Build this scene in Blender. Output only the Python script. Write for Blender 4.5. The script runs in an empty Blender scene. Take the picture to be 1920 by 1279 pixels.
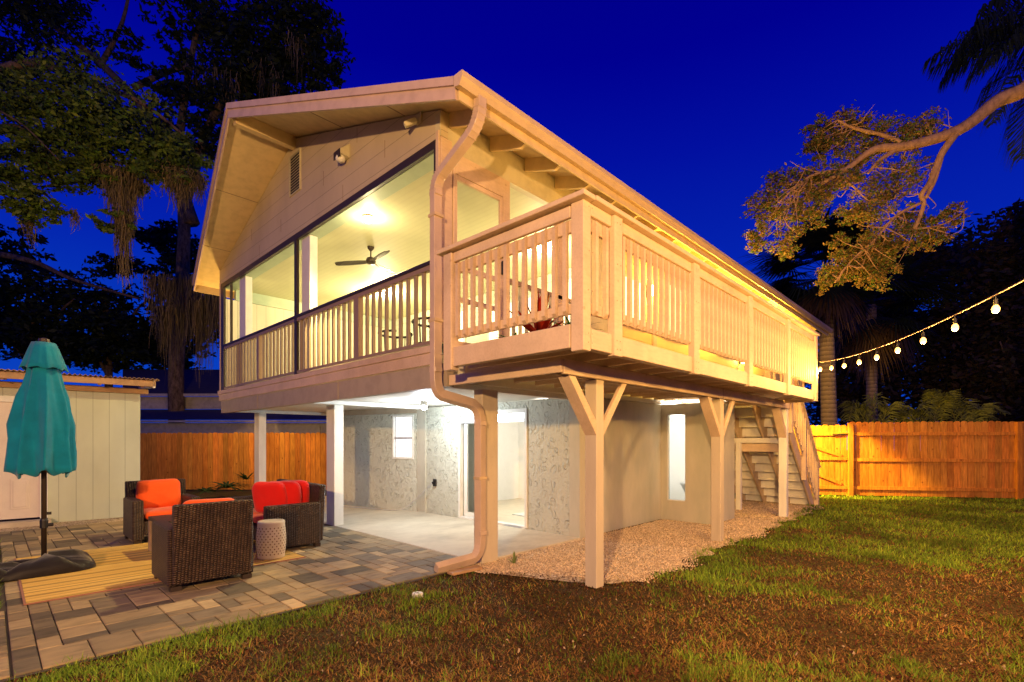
import bpy, bmesh, math, random
import numpy as np
from mathutils import Vector, Matrix
from math import radians as R, sin, cos, pi, sqrt, atan2
random.seed(7); rng = np.random.default_rng(11)
sc = bpy.context.scene; COL = sc.collection

# ------------------------------------------------------------------ camera
YAW = 0.76362
H = 1.45
cam_d = bpy.data.cameras.new("camera"); cam = bpy.data.objects.new("camera", cam_d); COL.objects.link(cam)
cam.location = (0, 0, H); cam.rotation_euler = (pi/2, 0, YAW - pi/2)
cam_d.sensor_width = 36; cam_d.lens = 938/1920*36; cam_d.shift_y = (826-639.5)/1920
cam_d.clip_end = 500; cam_d.clip_start = 0.05
sc.camera = cam
FW = Vector((cos(YAW), sin(YAW), 0)); RT = Vector((sin(YAW), -cos(YAW), 0))
def pt(px, py, dp):
    """a point of the place at dp metres ahead, aside and above as measured on the photo"""
    v = FW*dp + RT*((px-960)/938*dp); v.z = H-(py-826)/938*dp
    return v

# ------------------------------------------------------------------ world
w = bpy.data.worlds.new("World"); sc.world = w; w.use_nodes = True
nt = w.node_tree; nt.nodes.clear()
tc = nt.nodes.new('ShaderNodeTexCoord'); sp = nt.nodes.new('ShaderNodeSeparateXYZ')
rp = nt.nodes.new('ShaderNodeValToRGB'); bg = nt.nodes.new('ShaderNodeBackground'); wo = nt.nodes.new('ShaderNodeOutputWorld')
nt.links.new(tc.outputs['Generated'], sp.inputs[0]); nt.links.new(sp.outputs['Z'], rp.inputs[0])
nt.links.new(rp.outputs[0], bg.inputs[0]); nt.links.new(bg.outputs[0], wo.inputs[0])
cr = rp.color_ramp
cr.elements[0].position = 0.0; cr.elements[0].color = (0.004, 0.055, 0.50, 1)
cr.elements[1].position = 0.75; cr.elements[1].color = (0.0003, 0.0, 0.23, 1)
for p, c in ((0.16, (0.002, 0.045, 0.50, 1)), (0.32, (0.001, 0.016, 0.42, 1)), (0.48, (0.0005, 0.005, 0.35, 1)), (0.6, (0.0003, 0.0002, 0.28, 1))):
    e = cr.elements.new(p); e.color = c
bg.inputs[1].default_value = 1.0
sc.view_settings.view_transform = 'Standard'; sc.view_settings.look = 'None'
sc.view_settings.exposure = 0; sc.view_settings.gamma = 1
sc.cycles.max_bounces = 6; sc.cycles.diffuse_bounces = 4; sc.cycles.sample_clamp_indirect = 4

def lamp(name, loc, power, col, size=0.05, kind='POINT', rot=None, spot=None, parent=None):
    d = bpy.data.lights.new(name, kind); d.energy = power; d.color = col
    if kind == 'AREA': d.size = size
    else: d.shadow_soft_size = size
    if spot: d.spot_size = spot; d.spot_blend = .5
    o = bpy.data.objects.new(name, d); COL.objects.link(o); o.location = loc
    if rot: o.rotation_euler = rot
    if parent: o.parent = parent; o.location = Vector(loc)-parent.location
    return o
ORANGE = (1.0, 0.52, 0.13); PINK = (1.0, 0.56, 0.22); PORCH = (1.0, 0.80, 0.43); COOL = (0.86, 0.93, 1.0); AMBER = (1.0, 0.55, 0.06)
# assumed floodlight on a pole behind the camera (throws the V shadow of the deck post on the lower wall)
L_KEY = lamp('assumed_yard_floodlight', (-4.6, -1.9, 3.3), 4600, PINK, .12)

# ------------------------------------------------------------------ materials
def srgb(r, g, b):
    f = lambda c: c/12.92 if c <= .04045 else ((c+.055)/1.055)**2.4
    return (f(r/255), f(g/255), f(b/255), 1)
class NT:
    def __init__(s, m): s.t = m.node_tree; s.b = s.t.nodes['Principled BSDF']
    def n(s, ty, **k):
        x = s.t.nodes.new('ShaderNode'+ty)
        for a, v in k.items(): setattr(x, a, v)
        return x
    def l(s, a, b): s.t.links.new(a, b)
    def val(s, sock, v):
        if hasattr(v, 'is_output') or isinstance(v, bpy.types.NodeSocket): s.l(v, sock)
        else: sock.default_value = v
    def math(s, op, a, b=0.0):
        x = s.n('Math', operation=op); s.val(x.inputs[0], a); s.val(x.inputs[1], b); return x.outputs[0]
    def noise(s, scale, detail=4, vec=None, rough=.55):
        x = s.n('TexNoise'); x.inputs['Scale'].default_value = scale; x.inputs['Detail'].default_value = detail; x.inputs['Roughness'].default_value = rough
        if vec is not None: s.l(vec, x.inputs['Vector'])
        return x.outputs['Fac']
    def obj(s): return s.n('TexCoord').outputs['Object']
    def mapped(s, scale=(1, 1, 1), src=None):
        m = s.n('Mapping'); m.inputs['Scale'].default_value = scale; s.l(src if src is not None else s.obj(), m.inputs[0]); return m.outputs[0]
    def ramp(s, fac, stops):
        x = s.n('ValToRGB'); e = x.color_ramp.elements
        e[0].position, e[0].color = stops[0][0], stops[0][1]; e[1].position, e[1].color = stops[-1][0], stops[-1][1]
        for p, c in stops[1:-1]: k = e.new(p); k.color = c
        s.l(fac, x.inputs[0]); return x.outputs[0]
    def mix(s, f, a, b, mode='MIX'):
        x = s.n('Mix', data_type='RGBA', blend_type=mode); s.val(x.inputs[0], f); s.val(x.inputs[6], a); s.val(x.inputs[7], b); return x.outputs[2]
    def bump(s, h, strength=.3, dist=.01):
        x = s.n('Bump'); x.inputs['Strength'].default_value = strength; x.inputs['Distance'].default_value = dist
        s.l(h, x.inputs['Height']); s.l(x.outputs[0], s.b.inputs['Normal'])
def newmat(name, rough=.6, spec=.4, metal=0):
    m = bpy.data.materials.new(name); m.use_nodes = True; n = NT(m)
    n.b.inputs['Roughness'].default_value = rough; n.b.inputs['Specular IOR Level'].default_value = spec; n.b.inputs['Metallic'].default_value = metal
    return m, n
def c4(c): return (c[0], c[1], c[2], 1)
def dk(c, k): return (c[0]*k, c[1]*k, c[2]*k, 1)
def paint(name, c, var=.18, rough=.55, grain=(3, 3, 3), bump=.12):
    m, n = newmat(name, rough)
    a = n.noise(2.2, 5, n.mapped(grain)); b = n.noise(38, 3, n.mapped(grain))
    col = n.ramp(a, [(.3, dk(c, 1-var)), (.55, c4(c)), (.8, dk(c, 1+var*.35))])
    col = n.mix(n.ramp(b, [(.62, (0, 0, 0, 1)), (.78, (1, 1, 1, 1))]), col, dk(c, .72))
    n.l(col, n.b.inputs['Base Color']); n.bump(b, bump, .004)
    return m
def woodpaint(name, c, knots=.55):
    """painted lumber whose knots bleed through"""
    m, n = newmat(name, .6)
    v = n.mapped((1, 1, 1)); a = n.noise(3, 4, v)
    vo = n.n('TexVoronoi'); vo.inputs['Scale'].default_value = 5.5; vo.inputs['Randomness'].default_value = 1; n.l(v, vo.inputs['Vector'])
    k = n.ramp(vo.outputs['Distance'], [(.05, (1, 1, 1, 1)), (.10, (0, 0, 0, 1))])
    col = n.ramp(a, [(.3, dk(c, .84)), (.6, c4(c)), (.85, dk(c, 1.06))])
    col = n.mix(n.math('MULTIPLY', n.n('RGBToBW').outputs[0], 1), col, col) if False else col
    kk = n.mix(k, (0, 0, 0, 1), (1, 1, 1, 1))
    bw = n.n('RGBToBW'); n.l(kk, bw.inputs[0])
    col = n.mix(n.math('MULTIPLY', bw.outputs[0], min(1, knots*.9)), col, (c[0]*.5, c[1]*.38, c[2]*.28, 1))
    fine = n.noise(30, 4, n.mapped((.35, 1.6, 1.6)))
    col = n.mix(1.0, col, n.ramp(fine, [(.34, (.93, .92, .91, 1)), (.55, (1, 1, 1, 1))]), 'MULTIPLY')
    drt = n.noise(.9, 6, n.mapped((1, 1, 1)), .75)
    col = n.mix(1.0, col, n.ramp(drt, [(.36, (.88, .85, .80, 1)), (.52, (1, 1, 1, 1))]), 'MULTIPLY')
    n.l(col, n.b.inputs['Base Color']); n.bump(fine, .06, .002)
    return m
def flat(name, c, rough=.5, metal=0, spec=.4, emit=None, es=1):
    m, n = newmat(name, rough, spec, metal)
    a = n.noise(14, 3, n.obj()); n.l(n.ramp(a, [(.3, dk(c, .88)), (.7, c4(c))]), n.b.inputs['Base Color'])
    if emit: n.b.inputs['Emission Color'].default_value = c4(emit); n.b.inputs['Emission Strength'].default_value = es
    return m
def attrmat(name, rough=.8, bumpscale=0, spec=.2, trans=0, bstr=.3):
    m, n = newmat(name, rough, spec)
    at = n.n('Attribute'); at.attribute_name = 'col'
    col = at.outputs['Color']
    if bumpscale:
        f = n.noise(bumpscale, 4, n.obj()); n.bump(f, bstr, .006)
        g = n.noise(bumpscale*.25, 5, n.mapped((1, 2.6, 1)))
        col = n.mix(.75, col, n.mix(1.0, col, n.ramp(g, [(.25, (.45, .45, .45, 1)), (.5, (.95, .95, .95, 1)), (.8, (1.25, 1.2, 1.1, 1))]), 'MULTIPLY'))
    n.l(col, n.b.inputs['Base Color'])
    if trans:
        o = [x for x in n.t.nodes if x.type == 'OUTPUT_MATERIAL'][0]
        tr = n.n('BsdfTranslucent'); n.l(col, tr.inputs[0]); mx = n.n('MixShader'); mx.inputs[0].default_value = trans
        n.l(n.b.outputs[0], mx.inputs[1]); n.l(tr.outputs[0], mx.inputs[2]); n.l(mx.outputs[0], o.inputs[0])
    return m
def fencewood(name, c):
    m, n = newmat(name, .75, .2)
    v = n.mapped((1, 1, .12)); g = n.noise(30, 5, v)
    vo = n.n('TexVoronoi'); vo.inputs['Scale'].default_value = 4.2; n.l(n.mapped((1, 1, .8)), vo.inputs['Vector'])
    at = n.n('Attribute'); at.attribute_name = 'col'
    col = n.mix(1.0, at.outputs['Color'], n.ramp(g, [(.3, (.62, .56, .5, 1)), (.7, (1.15, 1.15, 1.1, 1))]), 'MULTIPLY')
    big = n.noise(1.6, 5, n.mapped((1, 1, .5)))
    col = n.mix(n.ramp(big, [(.52, (0, 0, 0, 1)), (.7, (.6, .6, .6, 1))]), col, (c[0]*.45, c[1]*.35, c[2]*.25, 1))
    col = n.mix(n.ramp(vo.outputs['Distance'], [(.04, (.9, .9, .9, 1)), (.11, (0, 0, 0, 1))]), col, (c[0]*.28, c[1]*.18, c[2]*.12, 1))
    n.l(col, n.b.inputs['Base Color']); n.bump(g, .4, .004)
    return m
M = {}
M['deckpaint'] = woodpaint('deck_paint', (.68, .53, .36))
M['trim'] = woodpaint('trim_paint', (.64, .49, .35), .25)
M['siding'] = paint('siding_paint', (.54, .50, .34), .16, .6)
M['soffit'] = paint('soffit_paint', (.66, .52, .28), .15, .7)
M['skirt'] = paint('skirt_paint', (.38, .32, .23), .14)
M['white'] = paint('white_paint', (.74, .74, .68), .08)
M['fasciaR'] = paint('rake_paint', (.56, .42, .35), .15)
M['postpaint'] = paint('post_paint', (.54, .47, .34), .12, .6, (3, 3, .6))
M['whitepost'] = paint('white_post_paint', (.76, .76, .68), .12, .6, (3, 3, .6))
M['bronze'] = flat('bronze_frame', (.045, .032, .024), .45, .3)
M['bronze_lt'] = flat('bronze_light', (.30, .21, .14), .5, .1)
M['spout'] = paint('spout_enamel', (.56, .43, .31), .12, .35, (2, 2, 2), .05)
M['balo'] = paint('porch_baluster_paint', (.30, .24, .16), .1)
M['black'] = flat('black_plastic', (.012, .012, .012), .5)
M['ceil'] = None
m, n = newmat('beadboard_ceiling', .6)   # pale boards with fine grooves
vx = n.n('SeparateXYZ'); n.l(n.obj(), vx.inputs[0])
gr = n.math('POWER', n.math('ABSOLUTE', n.math('SINE', n.math('MULTIPLY', vx.outputs['X'], pi/.10))), .2)
bw = n.noise(1.2, 4, n.obj())
n.l(n.mix(n.math('SUBTRACT', 1.0, gr), n.ramp(bw, [(.3, (.58, .58, .36, 1)), (.7, (.66, .65, .42, 1))]), (.54, .53, .34, 1)), n.b.inputs['Base Color']); n.bump(gr, .12, .004)
M['ceil'] = m
M['green_band'] = paint('pale_green_paint', (.42, .52, .38), .08)
# vertical groove panel siding (shed, porch inner walls)
def grooved(name, c, pitch, axis='X', hor=False, depth=.5, off=0.0):
    m, n = newmat(name, .6)
    s = n.n('SeparateXYZ'); n.l(n.obj(), s.inputs[0]); u = s.outputs['Z' if hor else axis]
    f = n.math('FRACT', n.math('DIVIDE', n.math('ADD', u, off+50*pitch), pitch))
    line = n.math('GREATER_THAN', n.math('ABSOLUTE', n.math('SUBTRACT', f, .5)), .5-.006/pitch*.5)
    a = n.noise(1.7, 5, n.mapped((1, 1, .5))); b = n.noise(45, 3, n.obj())
    col = n.ramp(a, [(.3, dk(c, .86)), (.6, c4(c)), (.8, dk(c, 1.05))])
    col = n.mix(n.math('MULTIPLY', line, .75), col, dk(c, .3))
    n.l(col, n.b.inputs['Base Color']); n.bump(n.math('SUBTRACT', n.math('MULTIPLY', b, .1), line), depth, .006)
    return m
M['shedwall'] = grooved('shed_panel_siding', (.52, .57, .44), .232, 'X')
M['porchwall'] = grooved('porch_panel_siding', (.66, .63, .48), .20, 'X')
M['porchlap'] = grooved('porch_lap_siding', (.58, .62, .50), .22, 'X', True)
M['sidelap'] = grooved('side_lap_siding', (.66, .52, .22), .20, 'X', True)
# siding of the gable: wide horizontal boards with dark joints plus butt joints
M['gable'] = grooved('gable_lap_siding', (.52, .44, .29), .24, 'Y', True, .8, .10)
# stucco
m, n = newmat('stucco', .75, .25)
v = n.mapped((1, 1, .75)); wv = n.n('TexNoise'); wv.inputs['Scale'].default_value = 3; n.l(v, wv.inputs['Vector'])
mv = n.n('VectorMath', operation='MULTIPLY_ADD'); n.l(wv.outputs['Color'], mv.inputs[0]); mv.inputs[1].default_value = (.16, .16, .16); n.l(v, mv.inputs[2])
vo = n.n('TexVoronoi', feature='SMOOTH_F1'); vo.inputs['Scale'].default_value = 11; n.l(mv.outputs[0], vo.inputs['Vector'])
ring = n.ramp(vo.outputs['Distance'], [(.22, (0, 0, 0, 1)), (.30, (.8, .8, .8, 1)), (.34, (.1, .1, .1, 1)), (.75, (0, 0, 0, 1))])
bwn = n.n('RGBToBW'); n.l(ring, bwn.inputs[0])
fine = n.noise(26, 5, v); patch = n.ramp(n.noise(11, 2, v), [(.40, (0, 0, 0, 1)), (.52, (1, 1, 1, 1))]); pb = n.n('RGBToBW'); n.l(patch, pb.inputs[0])
hgt = n.math('ADD', n.math('MULTIPLY', n.math('MULTIPLY', bwn.outputs[0], pb.outputs[0]), .55), n.math('MULTIPLY', fine, .7))
n.l(n.ramp(n.noise(1.5, 4, v), [(.3, (.47, .48, .40, 1)), (.7, (.54, .55, .46, 1))]), n.b.inputs['Base Color']); n.bump(hgt, 1.0, .042)
M['stucco'] = m
m, n = newmat('smooth_render', .8, .2)
a = n.noise(1.1, 5, n.mapped((1, 1, .35)), .65); b = n.noise(30, 4, n.obj())
n.l(n.ramp(a, [(.3, (.36, .37, .30, 1)), (.55, (.50, .48, .39, 1)), (.75, (.56, .54, .45, 1))]), n.b.inputs['Base Color']); n.bump(b, .25, .006)
M['render'] = m
m, n = newmat('concrete_slab', .7, .3)
a = n.noise(.9, 6, n.mapped((1, 1.6, 1)), .7); b = n.noise(50, 4, n.obj())
n.l(n.ramp(a, [(.32, (.42, .36, .27, 1)), (.5, (.55, .48, .36, 1)), (.68, (.63, .56, .43, 1))]), n.b.inputs['Base Color']); n.bump(b, .15, .003)
M['slab'] = m
M['paver'] = attrmat('paver_stone', .75, 22, .25, 0, .35)
M['pebble'] = attrmat('pebbles', .8)
M['grass'] = attrmat('grass_blades', .7, 0, .2, .25)
M['leaf'] = attrmat('leaves', .6, 0, .25, .35)
M['moss'] = attrmat('hanging_moss', .9, 0, .05, .3)
m, n = newmat('bark', .9, .1)
a = n.noise(9, 6, n.mapped((1, 1, .4)), .7)
n.l(n.ramp(a, [(.35, (.05, .034, .022, 1)), (.65, (.20, .14, .09, 1))]), n.b.inputs['Base Color']); n.bump(a, .9, .04)
M['bark'] = m
M['bark_lit'] = paint('lit_oak_bark', (.44, .27, .12), .45, .9, (6, 6, 3), .8)  # bough bark, warm lamp light put into its brighter base colour
m, n = newmat('palm_bark', .9, .1)
s = n.n('SeparateXYZ'); n.l(n.obj(), s.inputs[0])
a = n.noise(7, 5, n.mapped((1, 1, 3)), .7)
st = n.math('FRACT', n.math('ADD', n.math('MULTIPLY', s.outputs['Z'], 6.5), n.math('MULTIPLY', a, .8)))
n.l(n.mix(st, (.16, .12, .09, 1), (.36, .28, .21, 1)), n.b.inputs['Base Color']); n.bump(n.math('ADD', st, a), .8, .03)
M['palmbark'] = m
m, n = newmat('soil', .95, .1)
a = n.noise(1.3, 6, n.obj(), .7); b = n.noise(40, 5, n.obj(), .7)
col = n.ramp(a, [(.3, (.060, .042, .018, 1)), (.5, (.10, .075, .028, 1)), (.7, (.075, .090, .024, 1))])
n.l(n.mix(b, dk((.035, .022, .012), 1), col), n.b.inputs['Base Color']); n.bump(b, .8, .03)
M['soil'] = m
M['sand'] = flat('joint_sand', (.07, .055, .04), .95)
m, n = newmat('crushed_stone', .9, .1)
vo = n.n('TexVoronoi'); vo.inputs['Scale'].default_value = 48; n.l(n.obj(), vo.inputs['Vector'])
a = n.noise(3, 5, n.obj())
c1 = n.ramp(vo.outputs['Color'], [(.2, (.30, .22, .14, 1)), (.45, (.54, .43, .29, 1)), (.75, (.74, .62, .45, 1))])
n.l(n.mix(1.0, c1, n.ramp(a, [(.3, (.8, .76, .7, 1)), (.6, (1, 1, 1, 1))]), 'MULTIPLY'), n.b.inputs['Base Color']); n.bump(vo.outputs['Distance'], .9, -.02)
M['gravel'] = m
FC = (.62, .25, .045)
M['fence'] = fencewood('fence_cedar', FC)
# wicker
m, n = newmat('wicker', .45, .5)
s = n.n('SeparateXYZ'); n.l(n.obj(), s.inputs[0])
u = n.math('DIVIDE', n.math('ADD', n.math('ADD', s.outputs['X'], s.outputs['Y']), 20.0), .030)
vv = n.math('ADD', n.math('DIVIDE', s.outputs['Z'], .021), n.math('MULTIPLY', n.math('FLOOR', u), .5))
hh = n.math('MULTIPLY', n.math('POWER', n.math('ABSOLUTE', n.math('SINE', n.math('MULTIPLY', vv, pi))), .6), n.math('POWER', n.math('ABSOLUTE', n.math('SINE', n.math('MULTIPLY', u, pi))), .45))
pv = n.noise(18, 3, n.obj())
lo = n.ramp(pv, [(.35, (.060, .034, .018, 1)), (.6, (.115, .07, .038, 1)), (.75, (.20, .13, .075, 1))])
n.l(n.mix(hh, (.006, .004, .003, 1), lo), n.b.inputs['Base Color']); n.bump(hh, 1.0, .02)
M['wicker'] = m
def fabric(name, c, var=.15):
    m, n = newmat(name, .9, .15); a = n.noise(5, 5, n.obj()); b = n.noise(220, 2, n.obj())
    n.l(n.ramp(a, [(.3, dk(c, 1-var)), (.7, c4(c))]), n.b.inputs['Base Color']); n.bump(n.math('ADD', n.math('MULTIPLY', a, 1.5), n.math('MULTIPLY', b, .2)), .35, .015)
    n.b.inputs['Sheen Weight'].default_value = .2
    return m
M['orange'] = fabric('orange_cushion', (.80, .10, .012)); M['red'] = fabric('red_pillow', (.62, .012, .008)); M['teal'] = fabric('teal_canopy', (.003, .21, .33), .3)
M['bag'] = fabric('black_bag', (.016, .013, .012), .3); M['bag'].node_tree.nodes['Principled BSDF'].inputs['Roughness'].default_value = .45
m, n = newmat('bamboo_rug', .8, .2)
s = n.n('SeparateXYZ'); n.l(n.obj(), s.inputs[0])
st = n.noise(1, 3, n.mapped((.5, 70, 1)), .6); sl = n.math('ABSOLUTE', n.math('SINE', n.math('MULTIPLY', s.outputs['Y'], pi/.014)))
wide = n.noise(1, 1, n.mapped((.05, 13, 1)))
col = n.ramp(st, [(.3, (.62, .36, .07, 1)), (.5, (.86, .56, .13, 1)), (.7, (.92, .68, .22, 1))])
col = n.mix(n.ramp(wide, [(.5, (0, 0, 0, 1)), (.6, (.6, .6, .6, 1))]), col, (.24, .12, .035, 1))
n.l(n.mix(n.math('MULTIPLY', n.math('SUBTRACT', 1.0, n.math('POWER', sl, .3)), .5), col, (.22, .11, .03, 1)), n.b.inputs['Base Color']); n.bump(sl, .6, .006)
M['rug'] = m
M['rugedge'] = flat('rug_binding', (.35, .16, .10), .8)
M['ceramic'] = paint('ivory_ceramic', (.66, .58, .42), .06, .3)
M['hole'] = flat('ceramic_hole', (.20, .09, .035), .8)
M['gutter'] = paint('gutter_paint', (.60, .46, .26), .10, .4)
M['roof'] = paint('roof_shingle', (.16, .06, .05), .4, .9, (20, 20, 20), .6)
M['metalroof'] = paint('corrugated_metal', (.36, .24, .16), .3, .5)
M['shedtimber'] = fencewood('x', FC) if False else paint('shed_timber', (.42, .26, .13), .25, .7)
M['doorw'] = paint('door_paint', (.66, .58, .50), .06, .45)
M['roomwall'] = paint('room_wall', (.84, .83, .80), .03, .7); M['tile'] = paint('floor_tile', (.68, .60, .46), .12, .4)
M['glassy'] = None
m, n = newmat('window_glass', .05, .5)
n.b.inputs['Base Color'].default_value = (.9, .95, 1, 1); n.b.inputs['Transmission Weight'].default_value = 1; n.b.inputs['IOR'].default_value = 1.01; n.b.inputs['Roughness'].default_value = 0
M['glassy'] = m
M['alu'] = flat('aluminium', (.62, .62, .62), .35, .6)
M['nbwall'] = paint('neighbour_wall', (.44, .40, .34), .25); M['nbroof'] = paint('neighbour_roof', (.05, .05, .06), .3, .9)
M['bulb'] = flat('lit_bulb', (1, .7, .3), .3, emit=(1.0, .42, .08), es=6.0)
M['lampW'] = flat('lit_lamp_white', (1, 1, 1), .3, emit=(.9, .95, 1.0), es=60)
M['lampY'] = flat('lit_lamp_warm', (1, .9, .6), .3, emit=(1.0, .85, .5), es=60)
M['lampA'] = flat('lit_lamp_amber', (1, .7, .3), .3, emit=(1.0, .70, .22), es=60)
M['winlit'] = flat('lit_room_blind', (.9, .85, .7), .6, emit=(1.0, .86, .55), es=1.3)
M['winlit2'] = flat('lit_room_white', (.9, .9, .9), .6, emit=(.93, .95, 1.0), es=1.0)
M['terracotta'] = paint('plant_pot', (.30, .16, .09), .2)

# ------------------------------------------------------------------ object helpers
def tag(o, label=None, cat=None, group=None, kind=None):
    if label: o['label'] = label
    if cat: o['category'] = cat
    if group: o['group'] = group
    if kind: o['kind'] = kind
    return o
def thing(name, loc, label, cat, group=None, rz=0):
    o = bpy.data.objects.new(name, None); COL.objects.link(o); o.location = loc; o.rotation_euler = (0, 0, rz); o.empty_display_size = .2
    return tag(o, label, cat, group)
class MB:
    def __init__(s): s.v = []; s.f = []; s.c = []
    def add(s, vs, fs, c=None):
        b = len(s.v); s.v += [tuple(v) for v in vs]; s.f += [tuple(b+i for i in f) for f in fs]; s.c += [c]*len(fs); return s
    def box(s, x0, x1, y0, y1, z0, z1, c=None):
        vs = [(x0, y0, z0), (x1, y0, z0), (x1, y1, z0), (x0, y1, z0), (x0, y0, z1), (x1, y0, z1), (x1, y1, z1), (x0, y1, z1)]
        return s.add(vs, [(0, 3, 2, 1), (4, 5, 6, 7), (0, 1, 5, 4), (1, 2, 6, 5), (2, 3, 7, 6), (3, 0, 4, 7)], c)
    def prism(s, poly, off, c=None):
        """poly: 3-D points of a planar outline; off: extrusion vector"""
        n = len(poly); off = Vector(off); a = [Vector(p) for p in poly]; b = [p+off for p in a]
        fs = [tuple(range(n))[::-1], tuple(range(n, 2*n))]+[(i, (i+1) % n, n+(i+1) % n, n+i) for i in range(n)]
        return s.add(a+b, fs, c)
    def bar(s, p, q, wd, ht, up=(0, 0, 1), c=None):
        p = Vector(p); q = Vector(q); d = (q-p).normalized(); up = Vector(up)
        sd = d.cross(up)
        if sd.length < 1e-4: sd = d.cross(Vector((1, 0, 0)))
        sd.normalize(); u = sd.cross(d).normalized()
        o = [sd*(-wd/2)+u*(-ht/2), sd*(wd/2)+u*(-ht/2), sd*(wd/2)+u*(ht/2), sd*(-wd/2)+u*(ht/2)]
        return s.add([p+k for k in o]+[q+k for k in o], [(0, 3, 2, 1), (4, 5, 6, 7), (0, 1, 5, 4), (1, 2, 6, 5), (2, 3, 7, 6), (3, 0, 4, 7)], c)
    def tube(s, pts, rad, seg=10, c=None, cap=True, ell=None):
        pts = [Vector(p) for p in pts]; n = len(pts); rings = []; prev = None
        for i, p in enumerate(pts):
            d = (pts[min(i+1, n-1)]-pts[max(i-1, 0)]).normalized()
            a = Vector((0, 0, 1)) if abs(d.z) < .9 else Vector((1, 0, 0))
            x = d.cross(a).normalized() if prev is None else (prev-d*prev.dot(d)).normalized()
            prev = x; y = d.cross(x)
            r = rad[i] if hasattr(rad, '__len__') else rad
            rings.append([p+x*(cos(t)*r*(ell or 1))+y*(sin(t)*r) for t in [2*pi*k/seg for k in range(seg)]])
        vs = [v for r_ in rings for v in r_]; fs = []
        for i in range(n-1):
            for k in range(seg):
                k2 = (k+1) % seg; fs.append((i*seg+k, i*seg+k2, (i+1)*seg+k2, (i+1)*seg+k))
        if cap: fs += [tuple(range(seg))[::-1], tuple(range((n-1)*seg, n*seg))]
        return s.add(vs, fs, c)
    def lathe(s, prof, cx=0, cy=0, seg=24, fn=None, c=None, cap=True):
        vs = []; n = len(prof)
        for i, (r, z) in enumerate(prof):
            for k in range(seg):
                t = 2*pi*k/seg; rr = fn(r, z, t, i) if fn else r
                vs.append((cx+rr*cos(t), cy+rr*sin(t), z))
        fs = [(i*seg+k, i*seg+(k+1) % seg, (i+1)*seg+(k+1) % seg, (i+1)*seg+k) for i in range(n-1) for k in range(seg)]
        if cap: fs += [tuple(range(seg))[::-1], tuple(range((n-1)*seg, n*seg))]
        return s.add(vs, fs, c)
    def build(s, name, mat, parent=None, bevel=0, smooth=False, local=False, seg=1, solid=0):
        me = bpy.data.meshes.new(name); v = s.v
        org = Vector((0, 0, 0))
        if parent is not None and not local:
            root = parent; org = Vector(parent['_w']) if '_w' in parent else Vector(parent.location)
            v = [tuple(Vector(p)-org) for p in v]
        me.from_pydata(v, [], s.f); me.materials.append(mat)
        if any(c is not None for c in s.c):
            at = me.attributes.new('col', 'FLOAT_COLOR', 'FACE')
            at.data.foreach_set('color', np.array([(c or (1, 1, 1, 1)) for c in s.c], dtype=np.float32).ravel())
        if smooth: me.polygons.foreach_set('use_smooth', [True]*len(me.polygons))
        me.update()
        o = bpy.data.objects.new(name, me); COL.objects.link(o)
        if parent is not None:
            o.parent = parent; 
        if solid: md = o.modifiers.new('solid', 'SOLIDIFY'); md.thickness = solid
        if bevel: md = o.modifiers.new('bevel', 'BEVEL'); md.width = bevel; md.segments = seg; md.limit_method = 'ANGLE'; md.angle_limit = R(40)
        return o
def raw(name, verts, faces_n, mat, parent=None, col=None, per=3):
    """fast mesh: verts (N,3) array, every `per` verts one face; col (F,3)"""
    me = bpy.data.meshes.new(name); nv = len(verts); nf = nv//per
    if parent is not None: verts = verts-np.array(parent.location)[None, :]
    me.vertices.add(nv); me.vertices.foreach_set('co', np.ascontiguousarray(verts, dtype=np.float32).ravel())
    me.loops.add(nv); me.loops.foreach_set('vertex_index', np.arange(nv, dtype=np.int32))
    me.polygons.add(nf); me.polygons.foreach_set('loop_start', np.arange(0, nv, per, dtype=np.int32))
    try: me.polygons.foreach_set('loop_total', np.full(nf, per, dtype=np.int32))
    except Exception: pass
    me.update(calc_edges=True); me.materials.append(mat)
    if col is not None:
        at = me.attributes.new('col', 'FLOAT_COLOR', 'FACE'); c = np.ones((nf, 4), dtype=np.float32); c[:, :3] = col; at.data.foreach_set('color', c.ravel())
    o = bpy.data.objects.new(name, me); COL.objects.link(o)
    if parent is not None: o.parent = parent
    return o
def copy_tree(o, parent=None):
    c = o.copy(); COL.objects.link(c)
    if parent is not None: c.parent = parent
    for ch in list(o.children): copy_tree(ch, c)
    return c
def sub(o, base):
    return o

# ================================================================== SETTING
soil = MB(); soil.add([(-60, -60, -.012), (90, -60, -.012), (90, 90, -.012), (-60, 90, -.012)], [(0, 1, 2, 3)])
tag(soil.build('ground', M['soil']), kind='structure')
# lawn outline: everything right/below of this line is grass
def lawn_mask(x, y):
    edge = np.where(x < 3.45, 4.30, np.where(x < 4.0, 4.30-(x-3.45)*1.0, np.where(x < 4.6, 3.75-(x-4.0)*1.9, 2.62+.12*np.sin(x*2.1)+.08*np.sin(x*5.3))))
    edge = np.where(x > 9.5, 2.70+(x-9.5)*.06, edge); edge = np.where(x > 12.85, 9, edge)
    return y < edge
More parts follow.
